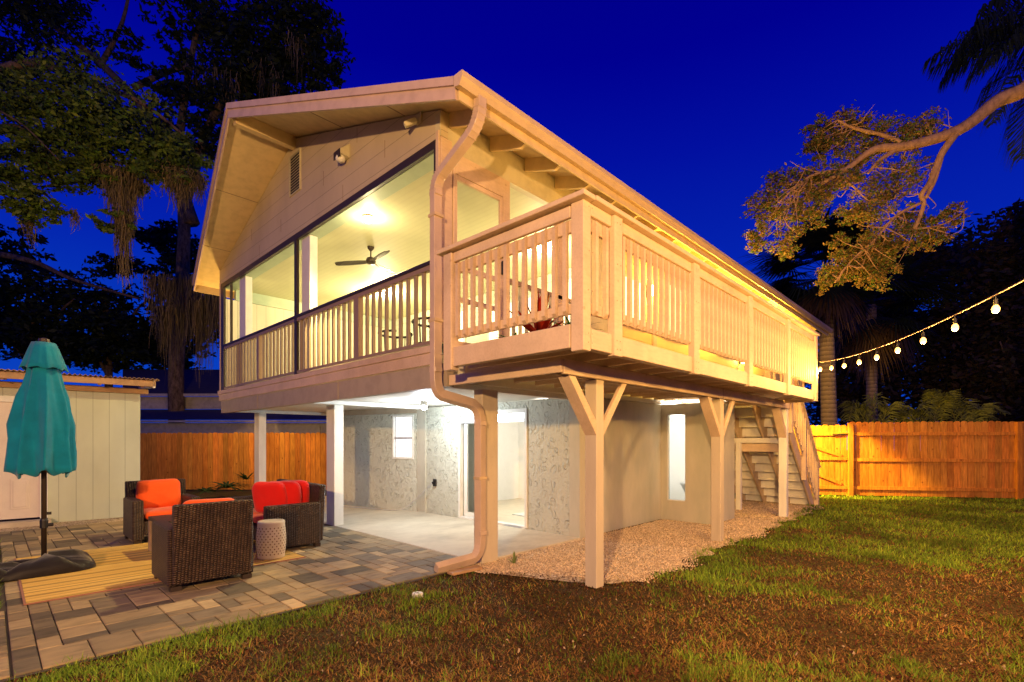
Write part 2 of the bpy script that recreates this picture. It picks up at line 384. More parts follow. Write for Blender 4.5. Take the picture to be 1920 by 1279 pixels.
# gravel bed beside and under the deck
gb = MB(); gv = [(3.6, 4.34), (3.75, 4.0), (3.9, 3.6), (4.1, 3.1), (4.35, 2.75)]+[(4.6+.14*i, 2.62+.05*sin(i*.9)+.04*sin(i*2.3+1)+.03*sin(i*5.1)) for i in range(59)]+[(12.85, 6.6), (10.3, 6.6), (10.3, 4.34)]
gb.add([(x, y, .006) for x, y in gv], [tuple(range(len(gv)))])
tag(gb.build('gravel_bed', M['gravel']), kind='structure')
def pebbles(n, fx, name):
    x, y = fx(n); n = len(x); s = rng.uniform(.006, .014, n); base = np.array([[1, 0, 0], [0, 1, 0], [-1, 0, 0], [0, -1, 0]]); 
    a = rng.uniform(0, 2*pi, n); ca, sa = np.cos(a), np.sin(a); tri = []
    top = np.stack([x+rng.normal(0, .002, n), y+rng.normal(0, .002, n), .008+s*rng.uniform(.6, 1.3, n)], 1)
    cs = []
    for k in range(4):
        bx, by = base[k][0]*s, base[k][1]*s*.75
        cs.append(np.stack([x+bx*ca-by*sa, y+bx*sa+by*ca, np.full(n, .004)], 1))
    vs = np.stack([np.stack([cs[k], cs[(k+1) % 4], top], 1) for k in range(4)], 1).reshape(-1, 3)
    t = rng.uniform(.25, 1, n)[:, None]; col = (np.array([[.74, .57, .38]])*t+np.array([[.10, .08, .07]])*(1-t)); col = np.repeat(col, 4, 0)
    return tag(raw(name, vs, 0, M['pebble'], None, col), kind='stuff', label='pale crushed stone chips spread under the deck' if name == 'gravel' else 'pale stone chips in the strip along the shed wall', cat='gravel')
def gx(n):
    x = 3.7+rng.uniform(0, 1, n)**1.5*8.8; y = rng.uniform(2.35, 4.4, n); k = ~lawn_mask(x, y-.04*rng.normal(size=n)) & ~((x > 5.9) & (x < 8.6) & (y > 4.36)) & ~((x < 6) & (y > 4.33)) & ~((x > 8.5) & (x < 9.7) & (y > 3.4))
    return x[k], y[k]
pebbles(30000, gx, 'gravel')
# lower slab
sb = MB(); sb.box(4.0, 6.0, 4.35, 12.6, -.05, .022); tag(sb.build('patio_slab', M['slab'], bevel=.006), kind='structure')
# pavers
sd = MB(); sd.add([(.06, 4.28, .003), (4.0, 4.28, .003), (4.0, 11.3, .003), (.06, 11.3, .003)], [(0, 1, 2, 3)]); sd.add([(-1.6, 4.0, .003), (.06, 4.0, .003), (.06, 5.95, .003), (-1.6, 5.95, .003)], [(0, 1, 2, 3)])
tag(sd.build('patio_base', M['sand']), kind='structure')
def pave(x0, y0, nx, ny, u, name, ok):
    occ = np.zeros((nx, ny), bool); mb = MB(); r = random.Random(5)
    sizes = [(3, 2), (2, 1), (2, 2), (1, 2), (2, 2), (2, 1), (1, 2), (2, 3)]
    cols = [(.27, .21, .125), (.36, .28, .16), (.18, .15, .10), (.28, .22, .13), (.44, .34, .19), (.12, .10, .07), (.31, .24, .14), (.20, .165, .11)]
    for j in range(ny):
        for i in range(nx):
            if occ[i, j]: continue
            r.shuffle(sizes)
            for a, b in sizes+[(1, 1)]:
                if i+a <= nx and j+b <= ny and not occ[i:i+a, j:j+b].any():
                    occ[i:i+a, j:j+b] = True
                    X0, Y0, X1, Y1 = x0+i*u, y0+j*u, x0+(i+a)*u, y0+(j+b)*u
                    if not ok((X0+X1)/2, (Y0+Y1)/2): break
                    g = .0035; c0_ = 1; z = .016+r.uniform(-.0015, .0015); c = r.choice(cols); k = r.uniform(.85, 1.12); c = (c[0]*k, c[1]*k, c[2]*k, 1); e = .006
                    X0 += g; Y0 += g; X1 -= g; Y1 -= g; zt = [z+r.uniform(-.001, .001) for _ in range(4)]
                    vs = [(X0, Y0, -.01), (X1, Y0, -.01), (X1, Y1, -.01), (X0, Y1, -.01), (X0, Y0, z-.005), (X1, Y0, z-.005), (X1, Y1, z-.005), (X0, Y1, z-.005), (X0+e, Y0+e, zt[0]), (X1-e, Y0+e, zt[1]), (X1-e, Y1-e, zt[2]), (X0+e, Y1-e, zt[3])]
                    mb.add(vs, [(8, 9, 10, 11)]+[(q, (q+1) % 4, (q+1) % 4+4, q+4) for q in range(4)]+[(q+4, (q+1) % 4+4, (q+1) % 4+8, q+8) for q in range(4)], c)
                    break
    return mb.build(name, M['paver'])
tag(pave(.10, 4.32, 30, 53, .13, 'paver_patio', lambda x, y: True), kind='structure')
tag(pave(-1.60, 4.32, 13, 13, .13, 'paver_path', lambda x, y: y < 5.97-.25*(-x)), kind='structure')
tag(MB().box(-4, 4.0, 11.24, 11.9, -.03, .008).build('gravel_strip', M['gravel']), kind='structure')

# ------------------------------------------------------------------ lawn blades
def vnoise(x, y, f, seed):
    r = np.random.default_rng(seed); g = r.uniform(0, 1, (64, 64)); X = x*f; Y = y*f
    i = np.floor(X).astype(int); j = np.floor(Y).astype(int); a = X-i; b = Y-j; a = a*a*(3-2*a); b = b*b*(3-2*b)
    q = lambda u, v: g[u % 64, v % 64]
    return (q(i, j)*(1-a)+q(i+1, j)*a)*(1-b)+(q(i, j+1)*(1-a)+q(i+1, j+1)*a)*b
def blades(n, dmin, dmax, name, hscale=1, mask=lawn_mask, lat=1.25, region=None, label=None):
    u = rng.uniform(0, 1, n); d = dmin*(dmax/dmin)**u
    s = rng.uniform(-lat, lat, n)*d
    x = FW.x*d+RT.x*s; y = FW.y*d+RT.y*s
    if region: x, y = region(n); d = np.hypot(x, y)
    k = mask(x+rng.normal(0, .05, len(x)), y+rng.normal(0, .05, len(x))) & ~((x > 15.0) & (y > 3.2)); x, y, d = x[k], y[k], d[k]; n = len(x)
    dead = vnoise(x+50, y+50, .9, 3)*.5+vnoise(x+50, y+50, 2.7, 4)*.35+vnoise(x+50, y+50, 9, 5)*.3
    far = np.clip((d-5.5)/6, 0, 1); dead = dead+.06-.42*far
    keep = rng.uniform(0, 1, n) > np.clip((dead-.5)*1.8, 0, .55); x, y, d, dead = x[keep], y[keep], d[keep], dead[keep]; n = len(x)
    isd = rng.uniform(0, 1, n) < np.clip((dead-.40)*3.4, .05, .92)
    h = rng.uniform(.015, .05, n)*hscale*(.5+1.3*vnoise(x+3, y+3, 6.5, 7)**1.5)*1.25*(1+.03*d)*np.where(isd, .5, 1)
    lean = rng.uniform(.3, 1.4, n)*np.where(isd, 2.0, 1); a = rng.uniform(0, 2*pi, n); wd = rng.uniform(.0013, .0030, n)*(1+.20*np.maximum(d-2, 0))
    bx, by = np.cos(a), np.sin(a); px, py = -by, bx
    z0 = np.full(n, -.008); P = lambda t, side, ww: np.stack([x+bx*lean*h*t**1.5+px*wd*ww*side, y+by*lean*h*t**1.5+py*wd*ww*side, z0+h*t], 1)
    v = np.stack([P(0, -1, 1), P(0, 1, 1), P(.55, 1, .8), P(.55, -1, .8)], 1); v2 = np.stack([P(.55, -1, .8), P(.55, 1, .8), P(1, .2, .1), P(1, -.2, .1)], 1)
    vs = np.concatenate([v, v2], 1).reshape(-1, 3)
    g = rng.uniform(.55, 1.35, n)[:, None]; hue = rng.uniform(0, 1, n)[:, None]
    tone = np.clip(.35+1.3*vnoise(x+9, y+9, 1.7, 8), .6, 1.3)[:, None]; green = (np.array([[.10, .21, .015]])*(1-hue)+np.array([[.24, .31, .03]])*hue)*tone
    brown = (np.array([[.36, .20, .055]])*(1-hue)+np.array([[.15, .08, .03]])*hue)*tone
    straw = np.array([[.30, .16, .05]])
    c = np.where(isd[:, None], np.where(rng.uniform(0, 1, n)[:, None] < .16, straw, brown), green)*g
    o = raw(name, vs, 0, M['grass'], None, np.repeat(c, 2, 0), per=4)
    return tag(o, label or 'thin patchy lawn of green blades and brown dead grass', 'lawn', kind='stuff')
blades(600000, 2.7, 19, 'grass', .78, lat=1.75)
blades(1, 1, 2, 'lawn_tuft', 1.6, region=lambda n: (rng.uniform(-1.2, .07, 5000), rng.uniform(6.1, 9.6, 5000)), mask=lambda x, y: x < .12, label='small strip of grass at the left edge of the pavers')
# leaf litter
def litter(n):
    d = 2.8*(9/2.8)**rng.uniform(0, 1, n); s = rng.uniform(-1.6, 1.6, n)*d; x = FW.x*d+RT.x*s; y = FW.y*d+RT.y*s
    k = lawn_mask(x, y+.1); x, y = x[k], y[k]; dead = vnoise(x+50, y+50, .9, 3)*.5+vnoise(x+50, y+50, 2.7, 4)*.35+vnoise(x+50, y+50, 9, 5)*.3
    k = rng.uniform(0, 1, len(x)) < np.clip((dead-.42)*5, .04, 1); x, y = x[k], y[k]; n = len(x)
    a = rng.uniform(0, 2*pi, n); s = rng.uniform(.006, .016, n); z = rng.uniform(.004, .02, n); t = rng.normal(0, .012, (n, 4))
    v = []
    for i, (q, r_) in enumerate(((1, 0), (0, .42), (-1, 0), (0, -.42))):
        v.append(np.stack([x+s*(q*np.cos(a)-r_*np.sin(a)), y+s*(q*np.sin(a)+r_*np.cos(a)), z+t[:, i]*.6], 1))
    vs = np.stack(v, 1).reshape(-1, 3); b = rng.uniform(.4, 1.3, n)[:, None]; hu = rng.uniform(0, 1, n)[:, None]
    c = (np.array([[.14, .045, .018]])*hu+np.array([[.05, .022, .014]])*(1-hu))*b; pale = rng.uniform(0, 1, n) < .03; c[pale] = (.4, .3, .2)
    tag(raw('leaf_litter', vs, 0, M['grass'], None, c, per=4), 'small dry brown leaves lying over the bare patches of the lawn', 'fallen leaves', kind='stuff')
litter(38000)

# ================================================================== HOUSE
FX = 3.5          # plane of the gable front
WY = 4.45         # plane of the long wall over the deck
LY = 12.15        # far long wall
house = thing('house', (4.0, 8.3, 0), 'raised two storey house with open gable, screened porch and lit lower room', 'house')
def part(mb, name, mat, bevel=0, parent=None, **k):
    o = mb.build(name, mat, house if parent is None else parent, bevel, **k)
    return o
def subpart(mb, name, mat, par, bevel=0, **k):
    """child of a part whose own location is 0 in the thing's space"""
    v = mb.v; root = par.parent; org = Vector(root.location)
    mb.v = [tuple(Vector(p)-org) for p in v]
    o = mb.build(name, mat, None, bevel, local=True, **k); o.parent = par; return o
# roof: prow gable
RZ, EZ = 6.54, 5.00; RY = 8.35; EY0, EY1 = 3.80, 12.90; XR, XE, XF = 2.53, 3.19, 18.6
def roofz(y): return RZ-(RZ-EZ)*abs(y-RY)/(RY-EY0)
rf = MB()
for ey, s in ((EY0, 1), (EY1, -1)):
    poly = [(XR, RY, RZ), (XE, ey, EZ), (XF, ey, EZ), (XF-.0, RY, RZ)]
    rf.prism(poly if s > 0 else poly[::-1], (0, 0, -.05))
roof = part(rf, 'roof', M['soffit'])
sh = MB()
for ey, s in ((EY0-.02, 1), (EY1+.02, -1)):
    poly = [(XR-.03, RY, RZ+.022), (XE-.03, ey, EZ+.015), (XF, ey, EZ+.015), (XF, RY, RZ+.022)]
    sh.prism(poly if s > 0 else poly[::-1], (0, 0, -.018))
subpart(sh, 'shingles', M['roof'], roof)
# rake boards: a wide board and a narrower one on top
for ey in (EY0, EY1):
    d = Vector((XE-XR, ey-RY, 0)).normalized(); nrm = Vector((0, 0, 1)).cross(d); nrm = nrm if nrm.x < 0 else -nrm
    a0 = Vector((XR, RY, RZ)); a1 = Vector((XE, ey, EZ))
    mb = MB(); mb.prism([a0+Vector((0, 0, -.20)), a1+Vector((0, 0, -.20)), a1+Vector((0, 0, -.055)), a0+Vector((0, 0, -.055))], nrm*.03)
    subpart(mb, 'rake_board', M['fasciaR'], roof)
    mb = MB(); mb.prism([a0+Vector((0, 0, -.075)), a1+Vector((0, 0, -.075)), a1+Vector((0, 0, .012)), a0+Vector((0, 0, .012))], nrm*.055)
    subpart(mb, 'rake_trim', M['fasciaR'], roof)
# eave fascias
for ey, s in ((EY0, -1), (EY1, 1)):
    mb = MB(); y0, y1 = sorted((ey+s*.002, ey+s*.026)); mb.box(XE+.0, XF, y0, y1, EZ-.20, EZ-.01); subpart(mb, 'fascia_board', M['soffit'], roof)
# ridge beam
mb = MB(); mb.box(XR+.06, FX, RY-.05, RY+.05, RZ-.26, RZ-.06); subpart(mb, 'ridge_beam', M['soffit'], roof)
# sheet joints in the gable soffit
for fr in (.36, .70):
    for ey in (EY0, EY1):
        y = RY+(ey-RY)*fr; x = XR+(XE-XR)*fr; z = roofz(y)-.052; mb = MB(); mb.bar((x+.03, y, z), (FX, y, z), .012, .006); subpart(mb, 'soffit_joint', M['bronze_lt'], roof)
# rafter tails at the near eave
for i in range(23):
    x = 3.62+i*.633; mb = MB(); yb = WY-.02; ya = EY0+.03; zb = roofz(yb)-.05; za = roofz(ya)-.05
    mb.prism([(x-.02, ya, za), (x-.02, yb, zb), (x-.02, yb, zb-.17), (x-.02, ya+.10, za-.14), (x-.02, ya, za-.10)], (.04, 0, 0)); part(mb, 'rafter_tail', M['soffit'])
# gutter (K profile, open top)
prof = [(0, 0), (0, -.11), (-.075, -.125), (-.10, -.08), (-.12, -.055), (-.12, 0), (-.105, 0), (-.108, -.05), (-.07, -.11), (-.015, -.098), (-.012, 0)]
mb = MB(); mb.prism([(XE-.06, EY0-.028+a, EZ+.0+b) for a, b in prof], (XF+.1-XE, 0, 0))
gut = part(mb, 'gutter', M['gutter'])
mb = MB(); mb.prism([(XE-.065, EY0-.027+a, EZ+b) for a, b in prof[:6]], (.004, 0, 0)); subpart(mb, 'end_cap', M['trim'], gut)
# downspout (rectangular pipe in three runs with elbows)
def rectpipe(pts, wd, ht, name, up=(1, 0, 0)):
    mb = MB(); 
    P = [Vector(p) for p in pts]; n = len(P); prevu = Vector(up)
    for i, p in enumerate(P):
        d = (P[min(i+1, n-1)]-P[max(i-1, 0)]).normalized(); u = (prevu-d*prevu.dot(d)).normalized(); prevu = u; s_ = d.cross(u).normalized()
        k = 1/max(.5, cos(((P[i]-P[i-1]).angle(P[i+1]-P[i]) if 0 < i < n-1 else 0)/2))
        mb.v += [tuple(p+u*a*wd/2+s_*b*ht/2) for a, b in ((-1, -1), (1, -1), (1, 1), (-1, 1))]
    for i in range(n-1):
        for k in range(4): mb.f.append((i*4+k, i*4+(k+1) % 4, i*4+4+(k+1) % 4, i*4+4+k))
    mb.f += [(0, 3, 2, 1), tuple(range(4*n-4, 4*n))]; mb.c = [None]*len(mb.f)
    return mb
def arc(a, b, c, n=5):
    a, b, c = Vector(a), Vector(b), Vector(c); return [(a*(1-t)**2+b*2*t*(1-t)+c*t*t) for t in [i/n for i in range(n+1)]]
ds = [(3.42, 3.72, 4.90)]+arc((3.42, 3.72, 4.80), (3.42, 3.74, 4.66), (3.41, 3.85, 4.58))+arc((3.40, 4.30, 4.36), (3.395, 4.40, 4.31), (3.395, 4.41, 4.20))
ds += arc((3.395, 4.41, 2.16), (3.395, 4.41, 2.0), (3.46, 4.39, 1.95))+arc((3.80, 4.28, 1.87), (3.90, 4.26, 1.83), (3.92, 4.26, 1.70))
ds += arc((3.92, 4.26, .32), (3.92, 4.26, .13), (3.82, 4.28, .10))+[(3.36, 4.36, .055)]
mb = rectpipe(ds, .105, .085, 'downspout'); dso = part(mb, 'downspout', M['spout'], .008)
for q in (ds[3], ds[9], ds[15]):
    pass
# corrugation rings at the elbows
for idx in list(range(1, 7))+list(range(7, 13)):
    p = Vector(ds[idx]); d = (Vector(ds[idx+1])-p).normalized(); mb = rectpipe([p-d*.005, p+d*.005], .113, .093, 'elbow_rib'); subpart(mb, 'elbow_rib', M['spout'], dso)

for z in (3.9, 2.75):
    subpart(MB().box(3.335, 3.455, 4.345, 4.475, z, z+.035).box(3.44, FX-.002, 4.455, 4.47, z, z+.035), 'strap', M['gutter'], dso, .002)
subpart(MB().box(3.86, 3.98, 4.205, 4.315, 1.0, 1.035), 'strap', M['gutter'], dso, .002)
for z, x, y in ((4.14, 3.395, 4.41), (2.20, 3.395, 4.41), (1.62, 3.92, 4.26), (.36, 3.92, 4.26)):
    subpart(MB().box(x-.0475, x+.0475, y-.0565, y+.0565, z, z+.05), 'sleeve', M['spout'], dso, .003)
# gable wall (siding) – triangle over the porch opening
zt = 4.87
poly = [(FX, WY, zt), (FX, WY, roofz(WY)-.06), (FX, RY, RZ-.08), (FX, LY+.1, roofz(LY+.1)-.06), (FX, LY+.1, zt)]
mb = MB(); mb.prism(poly[::-1], (.10, 0, 0)); part(mb, 'gable_siding', M['gable'])
mb = MB(); mb.box(FX-.012, FX-.001, WY, WY+.09, 4.87, 5.13); part(mb, 'corner_trim', M['siding'])
for (yy, z0) in ((5.6, 5.07), (6.7, 4.89), (7.3, 5.31), (8.9, 5.07), (9.9, 4.89), (10.3, 5.31), (6.3, 5.55)):   # butt joints of the siding boards
    mb = MB(); mb.box(FX-.003, FX, yy, yy+.006, z0, z0+.22); part(mb, 'siding_joint', M['bronze_lt'])
# vent
mb = MB(); mb.box(FX-.025, FX, 8.09, 8.11, 5.53, 6.20); mb.box(FX-.025, FX, 8.49, 8.51, 5.53, 6.20); mb.box(FX-.025, FX, 8.11, 8.49, 6.18, 6.20); mb.box(FX-.025, FX, 8.11, 8.49, 5.53, 5.55)
vent = part(mb, 'gable_vent', M['siding'])
mb = MB(); mb.box(FX-.004, FX-.001, 8.112, 8.488, 5.552, 6.178); subpart(mb, 'vent_back', M['black'], vent)
for i in range(13):
    z = 5.575+i*.047; mb = MB(); mb.prism([(FX-.028, 8.11, z), (FX-.004, 8.11, z+.026), (FX-.004, 8.11, z+.036), (FX-.028, 8.11, z+.010)], (0, .38, 0)); subpart(mb, 'louver', M['siding'], vent)
# porch header & bars (dark screen frame)
mb = MB(); mb.box(FX+.0, FX+.045, WY+.10, LY+.02, 4.77, 4.865); mb.box(FX, FX+.045, WY+.10, WY+.135, 2.53, 4.77); mb.box(FX, FX+.045, LY-.16, LY+.02, 2.53, 4.77)
mb.box(FX, FX+.045, 8.27, 8.36, 2.53, 4.77); mb.box(FX, FX+.045, LY-.62, LY-.585, 3.47, 4.77)
part(mb, 'screen_frame', M['bronze'])
mb = MB(); mb.box(FX+.055, FX+.26, WY+.02, LY, 4.77, 4.87); part(mb, 'porch_header', M['green_band'])
# posts of the porch (inner, painted)
for (y0, y1) in ((7.93, 8.23), (10.86, 11.2)):
    mb = MB(); mb.box(FX+.07, FX+.20, y0, y1, 2.46, 4.768); part(mb, 'porch_post', M['white'], .004)
mb = MB(); mb.box(FX, FX+.16, WY, WY+.098, 2.56, 4.868); part(mb, 'corner_post', M['trim'], .004)
mb = MB(); mb.box(FX-.03, FX-.001, WY+.012, WY+.065, 2.56, 4.93); part(mb, 'corner_channel', M['trim'], .004)
mb = MB(); mb.box(FX-.01, FX+.05, LY+.022, LY+.075, 2.46, 4.90); part(mb, 'left_corner_trim', M['trim'])
# porch railing
rail = part(MB().box(FX-.005, FX+.085, WY+.14, LY-.165, 3.475, 3.52), 'porch_railing', M['bronze'], .004)
subpart(MB().box(FX+.006, FX+.07, WY+.14, LY-.165, 3.42, 3.472), 'top_rail', M['bronze_lt'], rail)
subpart(MB().box(FX+.006, FX+.07, WY+.14, LY-.165, 2.56, 2.60), 'bottom_rail', M['bronze_lt'], rail)
bal0 = None
y = WY+.21; nb = 0
while y < LY-.18:
    if not any(abs(y-q) < .075 for q in (6.33, 8.315, 10.01)):
        if bal0 is None:
            bal0 = subpart(MB().box(FX+.018, FX+.058, -.02, .02, 2.60, 3.42), 'baluster', M['balo'], rail, .003)
            by0 = 0; bal0.location.y += y+house.location.y*0
            bal0.location = (0, y, 0)
        else:
            c = bal0.copy(); COL.objects.link(c); c.parent = rail; c.location = (0, y, 0)
        nb += 1
    y += .160
for q in (6.33, 10.01):
    subpart(MB().box(FX+.004, FX+.075, q-.055, q+.055, 2.60, 3.42), 'rail_post', M['bronze_lt'], rail)
# band boards
part(MB().box(FX-.035, FX-.001, WY+.02, LY+.12, 2.455, 2.535), 'sill_board', M['trim'], .004)
part(MB().box(FX-.02, FX-.001, WY+.02, LY+.08, 2.315, 2.452), 'band_board', M['trim'], .004)
mb = MB(); mb.box(FX+.002, FX+.10, WY-.10, LY, 2.05, 2.312); part(mb, 'skirt_board', M['skirt'])
for q in (6.86, 10.02):
    part(MB().box(FX-.008, FX+.001, q-.02, q+.02, 2.04, 2.308), 'skirt_batten', M['skirt'])
# porch floor, ceiling, walls
part(MB().box(FX+.11, 18.2, WY+.02, LY-.02, 2.20, 2.45), 'upper_floor', M['white'])
part(MB().box(FX+.27, 7.9, WY+.11, LY-.11, 4.79, 4.84), 'porch_ceiling', M['ceil'])
part(MB().box(FX+.06, 7.75, LY-.10, LY, 2.46, 4.54), 'porch_side_wall', M['porchwall'])
part(MB().box(FX+.262, 7.75, LY-.12, LY-.001, 4.545, 4.785), 'side_wall_band', M['green_band'])
# back wall of the porch with lit door and windows
bk = part(MB().box(7.76, 7.86, WY+.11, LY-.11, 2.46, 4.785), 'porch_back_wall', M['porchlap'])
for (y0, y1, z0, z1, mt) in ((5.1, 6.0, 2.5, 4.5, 'winlit'), (6.6, 8.1, 3.1, 4.4, 'winlit'), (9.0, 10.0, 2.5, 4.5, 'winlit')):
    wn = subpart(MB().box(7.735, 7.758, y0-.07, y1+.07, z0-.04, z1+.07), 'window', M['white'], bk)
    subpart(MB().box(7.722, 7.733, y0, y1, z0, z1), 'pane', M[mt], bk)
# ---- long wall over the deck (Y = WY)
def wallY(x0, x1, z0, z1, name, mat, th=.10, y=WY):
    return part(MB().box(x0, x1, y, y+th, z0, z1), name, mat)
# top band under the eaves
part(MB().prism([(FX+.10, WY+.001, 4.76), (18.2, WY+.001, 4.76), (18.2, WY+.001, roofz(WY)-.055), (FX+.10, WY+.001, roofz(WY)-.055)][::-1], (0, .09, 0)), 'wall_top_band', M['siding'])
# screen door next to the corner
dr = part(MB().box(3.67, 3.70, WY-.012, WY+.05, 2.46, 4.62).box(4.48, 4.60, WY-.012, WY+.06, 2.46, 4.755).box(3.70, 4.48, WY-.012, WY+.05, 4.52, 4.755), 'door_casing', M['deckpaint'], .003)
door = part(MB().box(3.703, 3.733, WY-.006, WY+.03, 2.48, 4.515).box(4.43, 4.477, WY-.006, WY+.03, 2.48, 4.515).box(3.733, 4.43, WY-.006, WY+.03, 4.46, 4.515)
            .box(3.733, 4.43, WY-.004, WY+.028, 3.06, 3.115).box(3.733, 4.43, WY-.004, WY+.028, 3.43, 3.49).box(3.733, 4.43, WY-.004, WY+.028, 2.48, 2.60), 'screen_door', M['deckpaint'], .003)
subpart(MB().box(4.44, 4.465, WY-.045, WY-.008, 3.53, 3.70), 'handle', M['black'], door, .006)
# screened opening beyond the door: rail and post, then solid wall
part(MB().box(4.602, 6.2, WY+.01, WY+.07, 3.475, 3.53), 'side_rail', M['bronze_lt'])
for k in range(12): part(MB().box(4.70+k*.125, 4.735+k*.125, WY+.02, WY+.055, 2.50, 3.472), 'side_baluster', M['siding'])
part(MB().box(5.62, 5.74, WY+.01, WY+.10, 2.46, 4.755), 'side_post', M['trim'])
part(MB().box(6.2, 7.2, WY+.012, WY+.09, 2.46, 4.757), 'side_wall', M['siding'])
lw = part(MB().box(7.2, 18.2, WY+.012, WY+.09, 2.46, 4.757), 'long_side_wall', M['sidelap'])
for (x0, x1, z0, z1) in ((7.30, 8.02, 3.5, 4.2), (8.82, 9.6, 3.5, 4.42), (11.6, 12.4, 3.5, 4.3)):
    wn = subpart(MB().box(x0-.07, x1+.07, WY-.012, WY+.010, z0-.07, z1+.07), 'window', M['trim'], lw, .003)
    subpart(MB().box(x0, x1, WY-.022, WY-.014, z0, z1), 'pane', M['winlit'], lw)
part(MB().box(8.33, 8.46, WY-.03, WY+.011, 2.46, 4.757), 'wall_pilaster', M['trim'])
part(MB().box(18.2, 18.3, WY, LY, 2.2, 4.9), 'rear_wall', M['siding'])
# far side wall of the house
part(MB().box(7.9, 18.2, LY-.1, LY, 2.46, 4.9), 'far_side_wall', M['siding'])
# ---- underside of the raised floor and the lower storey
part(MB().box(FX+.11, 10.2, WY-.05, LY-.02, 2.12, 2.19), 'garage_ceiling', M['white'])
for q in (4.52, 7.97, 11.6):
    part(MB().box(FX+.12, 10.0 if q < 5 else 5.9, q-.06, q+.06, 2.052, 2.118), 'floor_beam', M['white'], .003)
# columns
for (x0, x1, y0, y1, mt, zt_) in ((3.98, 4.24, 4.29, 4.44, 'postpaint', 2.05), (4.0, 4.17, 7.96, 8.24, 'whitepost', 2.05), (4.0, 4.15, 11.35, 11.62, 'whitepost', 2.05)):
    part(MB().box(x0, x1, y0, y1, .0, zt_), 'column', M[mt], .006)
# garage wall with sliding door, X = 6.0
GX = 6.0
part(MB().box(GX, GX+.15, 4.55, 5.40, .02, 2.10), 'stucco_wall', M['stucco']); part(MB().box(GX, GX+.15, 7.10, 8.10, .02, 2.10), 'stucco_wall', M['stucco'])
part(MB().box(GX+.002, GX+.15, 5.40, 7.10, 1.97, 2.10), 'stucco_wall', M['stucco'])
part(MB().box(GX-.012, GX+.16, 4.36, 4.548, .0, 2.11), 'wall_corner', M['render']); part(MB().box(GX-.03, GX+.15, 8.10, 8.38, .02, 2.11), 'pilaster', M['render'])
# angled stucco wall with window
A = Vector((5.96, 8.382, 0)); B = Vector((5.38, 10.45, 0)); d = (B-A).normalized(); nn = Vector((-d.y, d.x, 0)); nn = -nn if nn.x > 0 else nn
def seg(s0, s1, z0, z1, name, mat, th=.12, off=0.0):
    a = A+d*s0-nn*0+nn*off; b = A+d*s1+nn*off
    return part(MB().prism([a+Vector((0, 0, z0)), b+Vector((0, 0, z0)), b+Vector((0, 0, z1)), a+Vector((0, 0, z1))], -nn*th), name, M[mat])
Lw = (B-A).length
seg(0, .06, .02, 2.0, 'stucco_wall', 'stucco'); seg(.62, Lw, .02, 2.0, 'stucco_wall', 'stucco'); seg(.06, .62, .02, 1.07, 'stucco_wall', 'stucco'); seg(.06, .62, 1.97, 2.0, 'stucco_wall', 'stucco')
seg(0, Lw, 2.002, 2.115, 'wall_beam', 'skirt', .10, .01)
def strip(s0, s1, z0, z1, th, off, mb): 
    a = A+d*s0+nn*off; b = A+d*s1+nn*off; mb.prism([a+Vector((0, 0, z0)), b+Vector((0, 0, z0)), b+Vector((0, 0, z1)), a+Vector((0, 0, z1))], -nn*th)
mb = MB(); strip(.06, .10, 1.07, 1.97, .05, .02, mb); strip(.58, .62, 1.07, 1.97, .05, .02, mb); strip(.10, .58, 1.93, 1.97, .05, .02, mb); strip(.10, .58, 1.07, 1.11, .05, .02, mb)
win = part(mb, 'garage_window', M['white'], .002)
mb = MB(); strip(.10, .58, 1.48, 1.52, .03, 0, mb); subpart(mb, 'sash_bar', M['alu'], win)
mb = MB(); strip(.10, .58, 1.11, 1.93, .005, -.05, mb); subpart(mb, 'pane', M['winlit2'], win)
# sliding door
mb = MB(); mb.box(GX-.02, GX+.06, 5.40, 5.45, .03, 1.97); mb.box(GX-.02, GX+.06, 7.05, 7.10, .03, 1.97); mb.box(GX-.02, GX+.06, 5.45, 7.05, 1.91, 1.97); mb.box(GX-.02, GX+.10, 5.45, 7.05, .023, .055)
sdr = part(mb, 'sliding_door', M['white'], .002)
subpart(MB().box(GX+.002, GX+.025, 5.45, 7.05, 1.76, 1.905).box(GX-.01, GX+.004, 5.47, 7.03, 1.78, 1.80), 'roller_box', M['alu'], sdr)
pl = MB(); pl.box(GX+.07, GX+.10, 6.30, 6.36, .06, 1.90); pl.box(GX+.07, GX+.10, 6.95, 7.04, .06, 1.90); pl.box(GX+.07, GX+.10, 6.36, 6.95, .06, .14); pl.box(GX+.07, GX+.10, 6.36, 6.95, 1.82, 1.90)
subpart(pl, 'door_leaf', M['white'], sdr)
subpart(MB().box(GX+.083, GX+.087, 6.36, 6.95, .14, 1.82), 'glass', M['glassy'], sdr)
# inner open door leaf (white)
idr = part(MB().box(6.5, 6.54, 6.7, 7.45, .05, 2.0), 'inner_door', M['white']); subpart(MB().lathe([(.0, 0), (.02, .002), (.025, .02), (.0, .03)], seg=10), 'knob', M['black'], idr)
# white room behind the door
rm = MB(); rm.box(6.16, 10.2, 4.56, 8.4, .0, .03); part(rm, 'room_floor', M['tile'])
part(MB().box(9.0, 9.1, 4.6, 8.4, .03, 2.10), 'room_wall', M['roomwall']); part(MB().box(6.17, 9.0, 8.4, 8.5, .03, 2.10), 'room_wall', M['roomwall']); part(MB().box(6.17, 9.0, 4.55, 4.57, .03, 2.10), 'room_wall', M['roomwall'])
part(MB().box(6.9, 7.8, 5.6, 6.6, .032, .045), 'bath_mat', M['white'])
